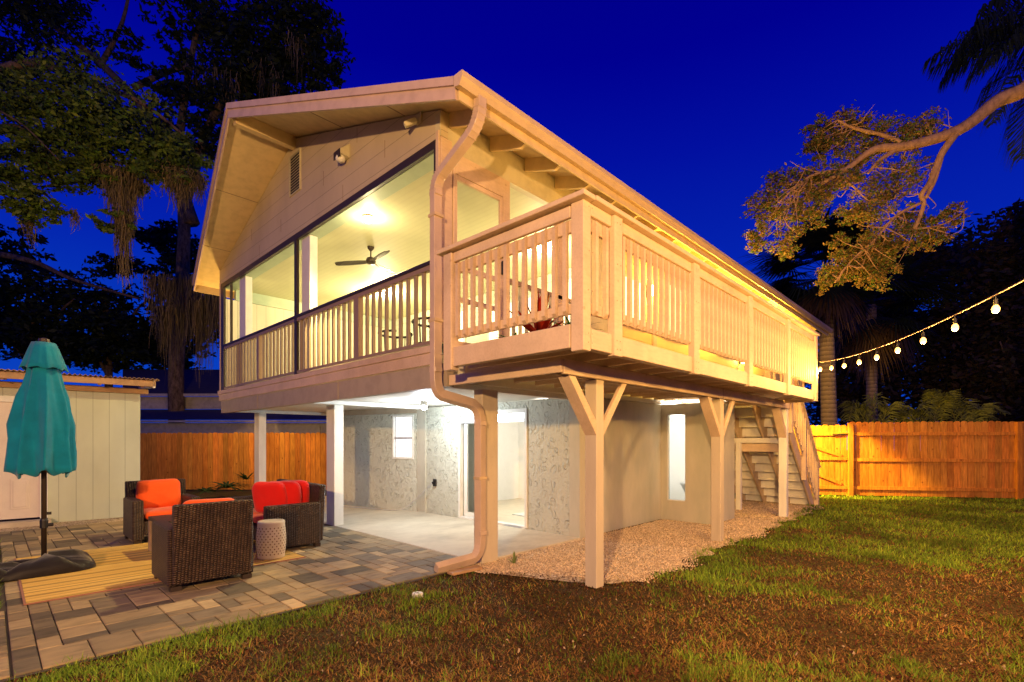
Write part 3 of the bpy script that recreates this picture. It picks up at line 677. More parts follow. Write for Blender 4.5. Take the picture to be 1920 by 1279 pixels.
# lower side walls: A (Y=4.4), B (X=8.57) with window, C (Y=3.45)
part(MB().box(GX+.17, 8.60, 4.40, 4.53, .0, 2.11), 'side_render_wall', M['render'])
BX = 8.57
part(MB().box(BX, BX+.1, 4.28, 4.398, .0, 2.11), 'bay_wall', M['render']); part(MB().box(BX, BX+.1, 3.45, 3.93, .0, 2.11), 'bay_wall', M['render'])
part(MB().box(BX, BX+.1, 3.93, 4.28, .0, .36), 'bay_wall', M['render']); part(MB().box(BX, BX+.1, 3.93, 4.28, 1.93, 2.11), 'bay_wall', M['render'])
bw_ = part(MB().box(BX+.02, BX+.06, 3.93, 3.945, .36, 1.93).box(BX+.02, BX+.06, 4.265, 4.28, .36, 1.93).box(BX+.02, BX+.06, 3.945, 4.265, 1.915, 1.93).box(BX-.01, BX+.06, 3.945, 4.265, .36, .375), 'slot_window', M['white'])
subpart(MB().box(BX+.035, BX+.04, 3.945, 4.265, .375, 1.915), 'pane', M['glassy'], bw_)
part(MB().box(BX+.101, 8.70, 3.45, 3.55, .0, 2.11).box(9.00, 9.6, 3.45, 3.55, .0, 2.11).box(8.70, 9.0, 3.45, 3.55, .0, .42).box(8.70, 9.0, 3.45, 3.55, 1.84, 2.11), 'bay_side_wall', M['render'])
cw = part(MB().box(8.70, 8.715, 3.46, 3.5, .42, 1.84).box(8.985, 9.0, 3.46, 3.5, .42, 1.84), 'slot_window', M['white']); subpart(MB().box(8.715, 8.985, 3.475, 3.48, .42, 1.84), 'pane', M['winlit'], cw)
part(MB().box(9.5, 9.6, 3.55, 8, .0, 2.11), 'bay_rear_wall', M['render'])
part(MB().box(BX+.1, 9.5, 3.56, 6.0, .02, .06), 'bay_floor', M['tile']); part(MB().box(8.68, 9.48, 4.9, 5.0, .06, 2.11), 'bay_inner_wall', M['roomwall']); part(MB().box(9.44, 9.48, 3.57, 4.9, .06, 2.11), 'bay_inner_wall', M['roomwall'])
# cable with plug on the stucco
o = thing('outlet', (5.99, 7.80, .62), 'black plug in the wall outlet beside the sliding door', 'outlet')
MB().box(5.965, 5.998, 7.76, 7.85, .56, .70).build('cover', M['black'], o, .006); MB().box(5.93, 5.965, 7.80, 7.84, .60, .65).build('plug', M['black'], o, .006)
cp = [(5.93, 7.82, .62), (5.88, 7.95, .50), (5.80, 8.2, .27), (5.7, 8.5, .08), (5.6, 8.9, .035), (5.45, 9.4, .04), (5.2, 10.0, .04), (5.05, 10.4, .035), (4.6, 10.9, .035)]
def smooth(pts, n=6):
    P = [Vector(p) for p in pts]; out = []
    for i in range(len(P)-1):
        p0, p1, p2, p3 = P[max(i-1, 0)], P[i], P[i+1], P[min(i+2, len(P)-1)]
        for k in range(n):
            t = k/n; out.append(.5*((2*p1)+(p2-p0)*t+(2*p0-5*p1+4*p2-p3)*t*t+(3*p1-p0-3*p2+p3)*t**3))
    return out+[P[-1]]
o = MB().tube(smooth(cp), .009, 8).build('extension_cord', M['alu'], smooth=True); tag(o, 'thin grey extension cord running from the outlet along the slab', 'cord')

# ================================================================== DECK
deck = thing('deck', (4.1, 2.8, 0), 'raised pinkish painted wooden deck on braced posts with a baluster railing', 'deck')
DX0, DX1, DY0 = 3.14, 10.18, 2.25
def dpart(mb, name, mat='deckpaint', bevel=.005): return mb.build(name, M[mat], deck, bevel)
def dsub(mb, name, par, mat='deckpaint', bevel=.004): return subpart(mb, name, M[mat], par, bevel)
mb = MB(); y = DY0+.10
while y < WY-.06:
    y1 = min(y+.134, WY-.05); mb.box(DX0+.06 if y < 3.9 else FX+.12, DX1-.04, y, y1, 2.335, 2.36); y = y1+.006
dpart(mb, 'decking', 'deckpaint', 0)
dpart(MB().box(DX0+.13, DX1-.10, DY0+.045, DY0+.085, 2.165, 2.33), 'rim_board'); dpart(MB().box(DX0+.03, DX0+.068, DY0+.09, 3.92, 2.175, 2.36), 'end_rim_board')
for i in range(17):
    x = DX0+.28+i*.41
    if x < DX1-.1: dpart(MB().box(x, x+.04, DY0+.088, WY-.03 if x > 3.6 else 3.9, 2.19, 2.33), 'joist', 'deckpaint', 0)
dpart(MB().box(3.56, 10.52, 2.76, 2.80, 2.05, 2.187), 'beam'); dpart(MB().box(3.58, 10.52, 2.86, 2.90, 2.05, 2.187), 'beam')
dpart(MB().box(3.52, 3.558, 2.765, 4.34, 2.06, 2.172), 'end_beam')
for i, x in enumerate((4.10, 7.20, 10.38)):
    mt = 'postpaint' if i < 2 else 'whitepost'
    ps = dpart(MB().box(x, x+.13, 2.782, 2.92, 0, 2.048), 'deck_post', mt, .006)
    for s in (-1, 1):
        if i == 2 and s > 0: continue
        xa = x if s < 0 else x+.13; w_ = .09
        a = [(xa, 2.785, 1.52), (xa, 2.785, 1.66), (xa+s*.38, 2.785, 2.047), (xa+s*.26 + s*.22, 2.785, 2.047)]
        a = [(xa, 2.782, 1.50), (xa, 2.782, 1.64), (xa+s*.34, 2.782, 2.046), (xa+s*.44, 2.782, 2.046)]
        dsub(MB().prism(a, (0, .138 if s < 0 else .04, 0)), 'brace', ps, 'deckpaint')
# railing posts on the long side
px_ = [(DX0-.0, DX0+.10), (3.535, 3.655), (5.06, 5.19), (6.70, 6.83), (8.38, 8.51), (10.05, 10.18)]
for i, (a, b) in enumerate(px_):
    y1 = DY0+.04 if i else DY0+.12
    dpart(MB().box(a, b, DY0-.03 if i else DY0-.0, y1, 2.145, 3.30), 'railing_post')
dpart(MB().box(DX0-.03, DX0+.07, 3.80, 3.92, 2.14, 3.285), 'railing_post')
# long side panels
balm = None
def long_panel(x0, x1):
    global balm
    p = dpart(MB().box(x0, x1, DY0-.0, DY0+.038, 3.205, 3.298), 'railing_panel')
    dsub(MB().box(x0, x1, DY0+.03, DY0+.065, 3.10, 3.20), 'upper_rail', p); dsub(MB().box(x0, x1, DY0+.03, DY0+.065, 2.45, 2.535), 'lower_rail', p)
    n = max(2, round((x1-x0)/.118)); st = (x1-x0)/n
    for i in range(n):
        x = x0+st*(i+.5)
        if balm is None:
            bm_ = MB(); bm_.prism([(-.018, -.008, 2.468), (-.018, .028, 2.44), (-.018, .028, 3.20), (-.018, -.008, 3.175)], (.036, 0, 0))
            bm_.v = [(a, b+DY0, c) for a, b, c in bm_.v]
            balm = subpart(bm_, 'baluster', M['deckpaint'], p, 0); balm.location = (x, 0, 0)
        else:
            c = balm.copy(); COL.objects.link(c); c.parent = p; c.location = (x, 0, 0)
    dsub(MB().box(x0+.001, x1-.001, DY0-.006, DY0+.042, 2.162, 2.322), 'skirt_board', p)
for (a, b) in zip(px_[:-1], px_[1:]): long_panel(a[1]+.002, b[0]-.002)
# front panel
p = dpart(MB().box(DX0-.005, DX0+.035, DY0+.125, 3.798, 3.195, 3.285), 'railing_panel')
dsub(MB().box(DX0+.03, DX0+.065, DY0+.125, 3.798, 3.09, 3.192), 'upper_rail', p); dsub(MB().box(DX0+.03, DX0+.065, DY0+.125, 3.798, 2.45, 2.53), 'lower_rail', p)
bm_ = MB(); bm_.prism([(-.008, -.018, 2.468), (.028, -.018, 2.44), (.028, -.018, 3.192), (-.008, -.018, 3.165)], (0, .036, 0)); bm_.v = [(a+DX0, b, c) for a, b, c in bm_.v]
b0 = subpart(bm_, 'baluster', M['deckpaint'], p, 0); n_ = 13; st = (3.798-DY0-.125)/n_; b0.location = (0, DY0+.125+st*.5, 0)
for i in range(1, n_): c = b0.copy(); COL.objects.link(c); c.parent = p; c.location = (0, DY0+.125+st*(i+.5), 0)
dsub(MB().box(DX0-.008, DX0+.028, DY0+.125, 3.80, 2.175, 2.36), 'skirt_board', p)
nl = MB(); rn = random.Random(4)
for x in [q for a_, b_ in px_ for q in ((a_+b_)/2,)]:
    for zz in (2.20, 2.27, 2.6, 2.9, 3.24):
        for dx in (-.025, .025): nl.lathe([(.0045, 0), (.0045, .002), (0, .003)], x+dx+rn.uniform(-.006, .006), 0, 6); 
        for k in range(-36, 0): v = nl.v[k]; nl.v[k] = (v[0], DY0-.031-v[2], zz+v[1])
nl.build('nail_heads', M['bronze_lt'], deck)
dsub(MB().box(7.235, 7.239, 2.756, 2.7605, 2.055, 2.185), 'beam_joint', p, 'bronze_lt', 0)
# cap rails
dpart(MB().box(DX0-.06, DX0+.09, DY0-.05, 4.0, 3.302, 3.342), 'cap_rail'); dpart(MB().box(DX0+.093, DX1+.03, DY0-.06, DY0+.09, 3.302, 3.342), 'cap_rail')
dpart(MB().box(DX1-.0, DX1+.03, DY0+.0, WY-.1, 2.14, 2.33), 'end_board')
dpart(MB().box(DX1-.10, DX1-.06, DY0+.05, 3.0, 3.2, 3.3), 'end_rail')
for i in range(5): dpart(MB().box(DX1-.09, DX1-.055, 2.42+i*.12, 2.455+i*.12, 2.37, 3.198), 'end_baluster', 'deckpaint', 0)
dpart(MB().box(DX1-.12, DX1-.03, 2.98, 3.07, 2.365, 3.3), 'end_post')

# ================================================================== STAIRS
stair = thing('staircase', (11.5, 3.6, 0), 'wooden outdoor staircase with railing going down behind the deck to the lawn', 'staircase')
SX0, SX1, SZ = 10.35, 12.75, 2.34; SY0, SY1 = 2.86, 4.36
sl = SZ/(SX1-SX0)
N = 12; run = (SX1-SX0)/N; rise = SZ/N
for y in (SY0, 3.34, 3.84, SY1-.04):
    poly = []
    for i in range(N): 
        poly += [(SX0+i*run, y, SZ-i*rise-.03), (SX0+(i+1)*run, y, SZ-i*rise-.03)] if y not in (SY0, SY1-.04) else []
    if y in (SY0, SY1-.04): poly = [(SX0, y, SZ+.02), (SX0+.12, y, SZ+.02), (SX1+.08, y, .05), (SX1+.08, y, 0.0), (SX1-.17, y, 0), (SX0, y, SZ-.30)]
    else: poly += [(SX1, y, 0), (SX1-.16, y, 0), (SX0, y, SZ-.30)]
    MB().prism(poly, (0, .04, 0)).build('stringer', M['deckpaint'], stair, .003)
for i in range(N):
    z = SZ-i*rise; MB().box(SX0+i*run-.02, SX0+(i+1)*run+.012, SY0+.043, SY1-.043, z-.028, z).build('tread', M['whitepost'], stair)
    MB().box(SX0+(i+1)*run-.018, SX0+(i+1)*run-.0, SY0+.043, SY1-.043, z-rise+.002, z-.030).build('riser', M['whitepost'], stair)
def onslope(x): return SZ-(x-SX0)*sl
for x in (10.75, 11.75, 12.78):
    z = max(onslope(x), .1); MB().box(x-.045, x+.045, SY0-.09, SY0-.002, 0 if x > 12.5 else z-.35, z+.93).build('newel_post', M['deckpaint'], stair, .004)
hr = MB().bar((10.45, SY0-.045, onslope(10.45)+.97), (12.88, SY0-.045, onslope(12.88)+.97), .13, .04).build('handrail', M['deckpaint'], stair, .004)
MB().bar((10.5, SY0-.03, onslope(10.5)+.86), (12.75, SY0-.03, onslope(12.75)+.86), .03, .09).build('upper_rail', M['deckpaint'], stair)
MB().bar((10.5, SY0-.03, onslope(10.5)+.16), (12.75, SY0-.03, onslope(12.75)+.16), .03, .09).build('lower_rail', M['deckpaint'], stair)
x = 10.86
while x < 12.7:
    if abs(x-11.75) > .07: MB().box(x-.018, x+.018, SY0-.085, SY0-.05, onslope(x)+.10, onslope(x)+.90).build('baluster', M['deckpaint'], stair)
    x += .12
MB().box(10.84, 10.89, 2.95, 4.9, 1.40, 1.50).build('cross_beam', M['whitepost'], stair, .003); MB().box(10.90, 10.94, 2.95, 4.9, 1.22, 1.385).build('cross_beam', M['deckpaint'], stair, .003)
MB().box(10.79, 10.89, 3.76, 3.86, 0, 1.398).build('support_post', M['whitepost'], stair, .004)

# ================================================================== LIGHT FIXTURES
# string lights
dv = Vector((cos(R(-153)), sin(R(-153)), 0)); S0 = Vector((10.22, 2.2, 2.77))
sl_ = thing('string_lights', S0, 'string of warm round bulbs on a drooping cord from the deck corner over the lawn', 'string lights')
def cordz(t): return 2.87-.115*t+.0165*t*t
ts = [i*.25 for i in range(0, 52)]
MB().tube([S0+dv*t+Vector((0, 0, cordz(t)-2.80)) for t in ts], .006, 6).build('cord', M['bronze_lt'], sl_, smooth=True)
first = None; nbulb = 0
for i in range(18):
    t = .03+i*.61
    if t > 12.6: break
    b = S0+dv*t+Vector((0, 0, cordz(t)-2.80-.12))
    if first is None:
        mb = MB(); mb.lathe([(.0, -.034), (.016, -.030), (.025, -.016), (.028, 0), (.023, .020), (.012, .034)], seg=14); 
        first = mb.build('bulb', M['bulb'], sl_, 0, True, local=True)
        sk = MB().tube([(0, 0, .034), (0, 0, .085)], .015, 10).build('socket', M['black'], None, local=True); sk.parent = first
        wr = MB().tube([(0, 0, .085), (0, 0, .12)], .004, 6).build('hanger', M['black'], None, local=True); wr.parent = first
        first.location = b-S0; o = first
    else:
        o = copy_tree(first, sl_); o.location = b-S0
    lamp('bulb_glow', b+Vector((0, 0, -.06)), 104 if t > 5.5 else 48, ORANGE, .03)
pole = MB().tube([S0+dv*12.75+Vector((0, 0, -S0.z)), S0+dv*12.75+Vector((0, 0, 1.5))], .04, 10).build('light_pole', M['black']); tag(pole, 'black pole holding the end of the string lights', 'pole')
MB
# assumed yard floodlight pole
yf = thing('assumed_yard_light', (-4.6, -1.9, 0), 'assumed tall post with a round yard lamp behind the lawn', 'yard light')
MB().tube([(-4.6, -1.9, 0), (-4.6, -1.9, 3.1)], .05, 10).build('pole', M['black'], yf); MB().lathe([(.0, 3.08), (.09, 3.1), (.10, 3.16)], -4.6, -1.9, 14).build('lamp_base', M['black'], yf)
# porch ceiling lamp
pc = thing('porch_ceiling_lamp', (3.90, 6.70, 4.79), 'small bright globe lamp on the porch ceiling', 'ceiling lamp')
MB().lathe([(.0, 4.70), (.05, 4.705), (.07, 4.735), (.06, 4.765)], 3.90, 6.70, 16).build('globe', M['lampY'], pc, 0, True); MB().lathe([(.075, 4.766), (.075, 4.789)], 3.90, 6.70, 16).build('base_plate', M['white'], pc)
lamp('porch_light', (3.92, 6.70, 4.62), 30, PORCH, .06); lamp('porch_downlight', (3.86, 6.70, 4.60), 620, (1, .74, .30), .06, 'SPOT', Vector((-1.0, .1, -1.0)).to_track_quat('-Z', 'Y').to_euler(), R(140))
pc2 = copy_tree(pc); pc2.location = (6.1, 9.9, 4.79); tag(pc2, 'second globe lamp deeper inside the porch behind the ceiling fan', 'ceiling lamp')
lamp('porch_light_rear', (6.1, 9.9, 4.6), 300, PORCH, .06)
lamp('porch_light_side', (6.6, 5.6, 4.6), 150, PORCH, .06)
# garage lamp
gl = thing('garage_ceiling_lamp', (5.1, 6.95, 2.1), 'bare white bulb lamp on the underside of the porch floor', 'ceiling lamp')
MB().lathe([(.0, 1.97), (.03, 1.975), (.045, 2.0), (.035, 2.04)], 5.1, 6.95, 14).build('bulb', M['lampW'], gl, 0, True); MB().lathe([(.06, 2.041), (.055, 2.06), (.07, 2.118)], 5.1, 6.95, 14).build('holder', M['white'], gl)
lamp('garage_light', (5.1, 6.95, 1.90), 105, COOL, .05)
lamp('room_light', (7.4, 6.2, 1.95), 110, (1, .93, .80), .15)
lamp('bay_light', (9.0, 4.3, 1.95), 130, (1, .93, .82), .10)
# deck wall sconce
scn = thing('wall_lantern', (10.36, WY, 4.2), 'lit amber wall lantern under the eave above the deck', 'wall lantern')
MB().box(10.33, 10.40, WY-.03, WY-.001, 4.12, 4.32).build('back_plate', M['black'], scn); MB().lathe([(.03, 4.13), (.05, 4.16), (.05, 4.27), (.02, 4.31)], 10.365, WY-.09, 12).build('glass', M['lampA'], scn, 0, True)
lamp('lantern_light', (10.365, WY-.22, 4.22), 300, AMBER, .05)
lamp('added_eave_light', (8.15, WY-.22, 4.12), 150, AMBER, .05)  # added lamp with its own lantern, there to yellow the near eaves
s4 = copy_tree(scn); s4.location = (8.15, WY, 4.1); tag(s4, 'added amber wall lantern behind the railing balusters, brightening the near eaves', 'wall lantern')
lamp('assumed_rear_lantern', (13.22, WY-.22, 4.22), 900, AMBER, .05)  # assumed lamp, brightens the gate and the far eave
lamp('added_fence_light', (3.9, 12.95, 2.6), 300, (1.0, .60, .16), .06)  # added unseen lamp, there to brighten the left fence
s2 = copy_tree(scn); s2.location.x += 2.85; tag(s2, 'assumed second lit amber wall lantern further along the long wall', 'wall lantern')  # assumed lantern body for the rear lamp
tgt = Vector((15.25, 3.15, .9)); src = Vector((12.7, 4.2, 3.3)); lamp('added_gate_spot', src, 5200, (1, .62, .06), .06, 'SPOT', (tgt-src).to_track_quat('-Z', 'Y').to_euler(), R(38))  # added spot, aimed to brighten and yellow the gate
s3 = copy_tree(scn); s3.location = (12.7, WY, 3.4); tag(s3, 'added lit amber wall lantern low on the long wall above the stairs, carrying the gate spot', 'wall lantern')  # added lantern body for the spot that brightens the gate
# gable flood light
fl = thing('gable_floodlight', (FX, 6.6, 5.5), 'unlit box floodlight mounted in the middle of the gable siding', 'floodlight')
MB().prism([(FX-.001, 6.50, 5.62), (FX-.14, 6.50, 5.50), (FX-.14, 6.50, 5.44), (FX-.001, 6.50, 5.42)], (0, .20, 0)).build('housing', M['siding'], fl, .004)
MB().lathe([(.0, 5.36), (.055, 5.37), (.07, 5.40), (.06, 5.438)], FX-.09, 6.60, 14).build('lens', M['white'], fl, 0, True)
MB().box(FX-.148, FX-.141, 6.51, 6.69, 5.39, 5.50).build('hood', M['bronze'], fl)
cm = thing('security_camera', (FX, 4.86, 5.2), 'small security camera near the right corner of the gable', 'security camera')
MB().box(FX-.025, FX-.001, 4.80, 4.90, 5.17, 5.29).build('bracket', M['siding'], cm, .004); MB().bar((FX-.04, 4.86, 5.20), (FX-.16, 4.93, 5.12), .06, .06).build('body', M['siding'], cm, .008)
# ceiling fan
fx, fy = 4.55, 7.73
fan = thing('ceiling_fan', (fx, fy, 4.79), 'dark three blade ceiling fan hanging from the porch ceiling', 'ceiling fan')
MB().lathe([(.06, 4.789), (.055, 4.76), (.02, 4.72), (.012, 4.715)], fx, fy, 16).build('canopy', M['bronze'], fan, 0, True); MB().tube([(fx, fy, 4.72), (fx, fy, 4.60)], .012, 8).build('rod', M['bronze'], fan)
MB().lathe([(.03, 4.61), (.07, 4.59), (.085, 4.54), (.07, 4.50), (.0, 4.49)], fx, fy, 18).build('motor', M['bronze'], fan, 0, True)
for k, a in enumerate((R(124), R(20), R(-96))):
    mb = MB(); dd = Vector((cos(a), sin(a), 0)); ss = Vector((-sin(a), cos(a), 0)); pts = []
    prof_ = [(.06, .035), (.2, .055), (.45, .065), (.62, .05), (.66, .02)]
    up = [Vector((fx, fy, 4.53))+dd*r_+ss*w_+Vector((0, 0, .012)) for r_, w_ in prof_]; dn = [Vector((fx, fy, 4.53))+dd*r_-ss*w_+Vector((0, 0, -.012)) for r_, w_ in prof_]
    mb.prism(up+dn[::-1], (0, 0, .008)); mb.build('blade', M['bronze'], fan)

# ================================================================== PATIO FURNITURE
def cushion(cx, cy, cz, sx, sy, sz, name, mat, parent, rot=None, pw=.45, n=14):
    """soft box: superellipsoid with pinched seams"""
    vs = []; fs = []
    for i in range(n+1):
        ph = -pi/2+pi*i/n
        for j in range(2*n):
            th = 2*pi*j/(2*n); sg = lambda v, e: math.copysign(abs(v)**e, v)
            x = sg(cos(ph), .42)*sg(cos(th), pw*.6); y = sg(cos(ph), .42)*sg(sin(th), pw*.6); z = sg(sin(ph), .85)*(1-.25*max(abs(cos(th)), abs(sin(th)))**6*cos(ph)**2)
            wob = 1+.02*sin(7*x+3*y*2+cx*9)
            v = Vector((x*sx/2*wob, y*sy/2*wob, z*sz/2*(1+.06*sin(5*x+4*y))))
            if rot: v.rotate(rot)
            vs.append(v+Vector((cx, cy, cz)))
    for i in range(n):
        for j in range(2*n): fs.append((i*2*n+j, i*2*n+(j+1) % (2*n), (i+1)*2*n+(j+1) % (2*n), (i+1)*2*n+j))
    mb = MB(); mb.add(vs, fs); return mb.build(name, mat, parent, 0, True, local=True)
from mathutils import Euler
def wicker_seat(width, label, loc, rz, nseat=1, pillow=True, name='armchair', cat='armchair'):
    t = thing(name, loc, label, cat, 'brown wicker patio seats', rz); hw = width/2; D = .36
    b = lambda *a: MB().box(*a)
    for s in (-1, 1):
        x0, x1 = sorted((s*hw, s*(hw-.13)))
        b(x0, x1, -D+.02, D, .05, .60).build('arm', M['wicker'], t, .02, local=True, seg=3)
        for yy in (-D+.05, D-.05): b(x0+.02, x1-.02, yy-.035, yy+.035, 0, .048).build('leg', M['bronze'], t, local=True)
    bk_ = MB(); bk_.prism([(-hw+.03, -D-.03, .07), (-hw+.03, -D+.08, .07), (-hw+.03, -D+.02, .83), (-hw+.03, -D-.07, .83)], (width-.06, 0, 0)); bk_.build('backrest', M['wicker'], t, .02, local=True, seg=3)
    b(-hw+.132, hw-.132, -D+.09, D-.01, .12, .30).build('seat_base', M['wicker'], t, .01, local=True)
    iw = width-.27
    for k in range(nseat):
        cx = -iw/2+iw/nseat*(k+.5)
        cushion(cx, .03, .37, iw/nseat*.99, .60, .14, 'seat_cushion', M['orange'], t)
        if pillow: cushion(cx, -.19, .63, iw/nseat*1.02, .44, .18, 'back_cushion', M['orange'], t, Euler((R(100), 0, 0)))
    return t
wicker_seat(.76, 'near brown wicker armchair seen from behind with orange cushions', (1.54, 5.93, .012), 0)
wicker_seat(.82, 'far brown wicker armchair facing the camera with a plump orange back cushion', (1.76, 8.83, .018), pi)
wicker_seat(1.55, 'brown wicker loveseat beside the garden stool holding red pillows', (2.76, 7.32, .018), pi/2, 2, False, 'loveseat', 'sofa')
for i, (x, y, rx, rz_, lab) in enumerate(((2.86, 6.90, 18, 80, 'red throw pillow on the loveseat, nearest to its back corner'), (2.72, 6.86, 26, 62, 'red throw pillow in the middle of the three on the loveseat'), (2.58, 6.92, 34, 40, 'red throw pillow leaning leftmost on the loveseat'))):
    t = thing('throw_pillow', (x, y, .67), lab, 'pillow', 'red pillows on the loveseat', R(rz_-90))
    cushion(0, 0, .02, .46, .44, .17, 'cover', M['red'], t, Euler((R(90+rx*.4), 0, 0)), .7)
# coffee table
ct = thing('coffee_table', (1.72, 7.55, .018), 'low wicker coffee table between the two armchairs', 'table')
MB().box(-.30, .30, -.33, .33, .40, .45).build('table_top', M['wicker'], ct, .008, local=True)
for sx in (-1, 1):
    for sy in (-1, 1): MB().box(sx*.27-.03, sx*.27+.03, sy*.30-.03, sy*.30+.03, 0, .398).build('leg', M['bronze_lt'], ct, .004, local=True)
# rug
mb = MB(); mb.box(.21, 2.67, 6.07, 8.50, .018, .026); rg = mb.build('rug', M['rug']); tag(rg, 'straw coloured bamboo rug with darker stripes on the pavers', 'rug')
eb = thing('x', (0, 0, 0), 'x', 'x'); bpy.data.objects.remove(eb)
e = MB().box(.205, .222, 6.065, 8.505, .019, .029).build('binding', M['rugedge']); e.parent = rg
e = MB().box(.21, 2.675, 6.058, 6.072, .019, .029).build('binding', M['rugedge']); e.parent = rg
# garden stool: barrel with lattice holes
st_ = thing('garden_stool', (2.37, 6.32, .026), 'ivory ceramic drum stool pierced with rows of small holes', 'stool')
rs = lambda z: .145+.022*sin(pi*min(max(z/.45, 0), 1))
MB().lathe([(.135, 0), (.15, .01), (rs(.03), .03)]+[(rs(z), z) for z in (.1, .17, .225, .28, .35, .41)]+[(.155, .43), (.148, .448), (.13, .452), (.0, .452)], 0, 0, 40).build('barrel', M['ceramic'], st_, 0, True, local=True)
hl = MB()
for r_ in range(11):
    z = .065+r_*.031
    for k in range(22):
        a = 2*pi*(k+.5*(r_ % 2))/22; q = rs(z)+.0012; rr = .0085; c0 = Vector((cos(a)*q, sin(a)*q, z)); ta = Vector((-sin(a), cos(a), 0)); pts = [c0+ta*(rr*cos(t))+Vector((0, 0, rr*sin(t))) for t in [pi/3*m for m in range(6)]]
        hl.add(pts, [tuple(range(6))])
hl.build('hole_pattern', M['hole'], st_, local=True)
# umbrella
ux, uy = .41, 7.44
um = thing('patio_umbrella', (ux, uy, .02), 'closed teal patio umbrella on a black pole', 'umbrella')
MB().tube([(0, 0, .05), (0, 0, 2.52)], .024, 14).build('pole', M['bronze'], um, 0, True, local=True)
MB().lathe([(.0, 2.50), (.05, 2.50), (.045, 2.535), (.0, 2.55)], 0, 0, 12).build('finial', M['bronze'], um, local=True)
NF = 8
def pleat(r, z, t, i, amp=.22):
    a = (1-z/2.55)**.5; return r*(1+amp*a*(1-2*abs(sin(NF*t/2+.3*sin(z*2)))**.7)+.10*a*cos(3*t+1.2+z*1.5)+.05*a*sin(13*t+z*6))
prof = [(.265, 1.07), (.262, 1.15), (.26, 1.3), (.255, 1.45), (.255, 1.6), (.235, 1.75), (.205, 1.9), (.175, 2.03), (.15, 2.15), (.13, 2.3), (.10, 2.44)]
mb = MB(); mb.lathe([(r*.93, z+.03*0) for r, z in prof], 0, 0, 128, lambda r, z, t, i: pleat(r, z, t, i, .30 if z < 2 else .16), cap=False)
for k, v in enumerate(mb.v[:128]): mb.v[k] = (v[0], v[1], v[2]+.03*sin(NF*2*pi*k/128+2.0)+.02*sin(3*2*pi*k/128))
mb.build('canopy', M['teal'], um, 0, True, local=True, solid=.006)
mb = MB(); mb.lathe([(.195, 2.19), (.175, 2.26), (.15, 2.34), (.125, 2.42), (.10, 2.49), (.0, 2.50)], 0, 0, 96, lambda r, z, t, i: pleat(r, z, t, i, .12), cap=False)
for k, v in enumerate(mb.v[:96]): mb.v[k] = (v[0], v[1], v[2]+.025*abs(sin(4*2*pi*k/96)))
mb.build('vent_canopy', M['teal'], um, 0, True, local=True, solid=.005)
MB().box(.02, .06, -.012, .012, .62, .65).build('crank', M['black'], um, local=True); MB().lathe([(.034, .48), (.036, .56), (.03, .58)], 0, 0, 12).build('collar', M['black'], um, local=True)
MB().tube([(.03, 0, .51), (.075, 0, .51)], .018, 8).build('knob', M['black'], um, local=True)
# weight bag over the base
bgm = thing('umbrella_base_bag', (.40, 7.42, .02), 'black fabric weight bag sagging over the umbrella base', 'weight bag')
vs = []; fs = []; NU, NV = 48, 14
for j in range(NV+1):
    v_ = j/NV
    for i in range(NU):
        t = 2*pi*i/NU; rad = 1-.06*sin(6*t+1)*v_; sx = .44*(abs(cos(t))**.55)*math.copysign(1, cos(t)); sy = .27*(abs(sin(t))**.6)*math.copysign(1, sin(t))
        k = sqrt(max(0, 1-(v_*1.0)**2.6)); z = .155*v_*(1+.22*sin(3*t+.5)+.10*sin(8*t))+.008
        z *= (1-.35*max(0, -cos(t)))
        vs.append((sx*rad*(.35+.65*k) if v_ < 1 else sx*.1, sy*rad*(.35+.65*k) if v_ < 1 else sy*.1, z+.012*sin(11*t+v_*5)*v_))
for j in range(NV):
    for i in range(NU): fs.append((j*NU+i, j*NU+(i+1) % NU, (j+1)*NU+(i+1) % NU, (j+1)*NU+i))
mb = MB(); mb.add(vs, fs+[tuple(range(NV*NU, NV*NU+NU)), tuple(range(NU))[::-1]]); mb.build('bag', M['bag'], bgm, 0, True, local=True)
mb = MB(); mb.add([(x*.72-.42, y*.8-.02, z*.75) for x, y, z in vs], fs+[tuple(range(NV*NU, NV*NU+NU))]); mb.build('bag_flap', M['bag'], bgm, 0, True, local=True)
# board under the downspout, sprinkler cap, weed
tag(MB().bar((3.42, 4.20, .02), (3.80, 4.14, .03), .12, .03).build('splash_board', M['shedtimber'], bevel=.004), 'short bare board lying under the downspout outlet', 'board')
cap = thing('drain_cap', (2.62, 3.80, .01), 'small round white cap set in the lawn', 'drain cap')
cap.location = (pt(783, 1119, 938*1.45/(1119-826)).x, pt(783, 1119, 938*1.45/(1119-826)).y, .0)
MB().lathe([(.052, .0), (.052, .03), (.045, .038), (.018, .04)], 0, 0, 20).build('rim', M['white'], cap, local=True); MB().lathe([(.0, .041), (.017, .042)], 0, 0, 12).build('hub', M['bronze_lt'], cap, local=True)

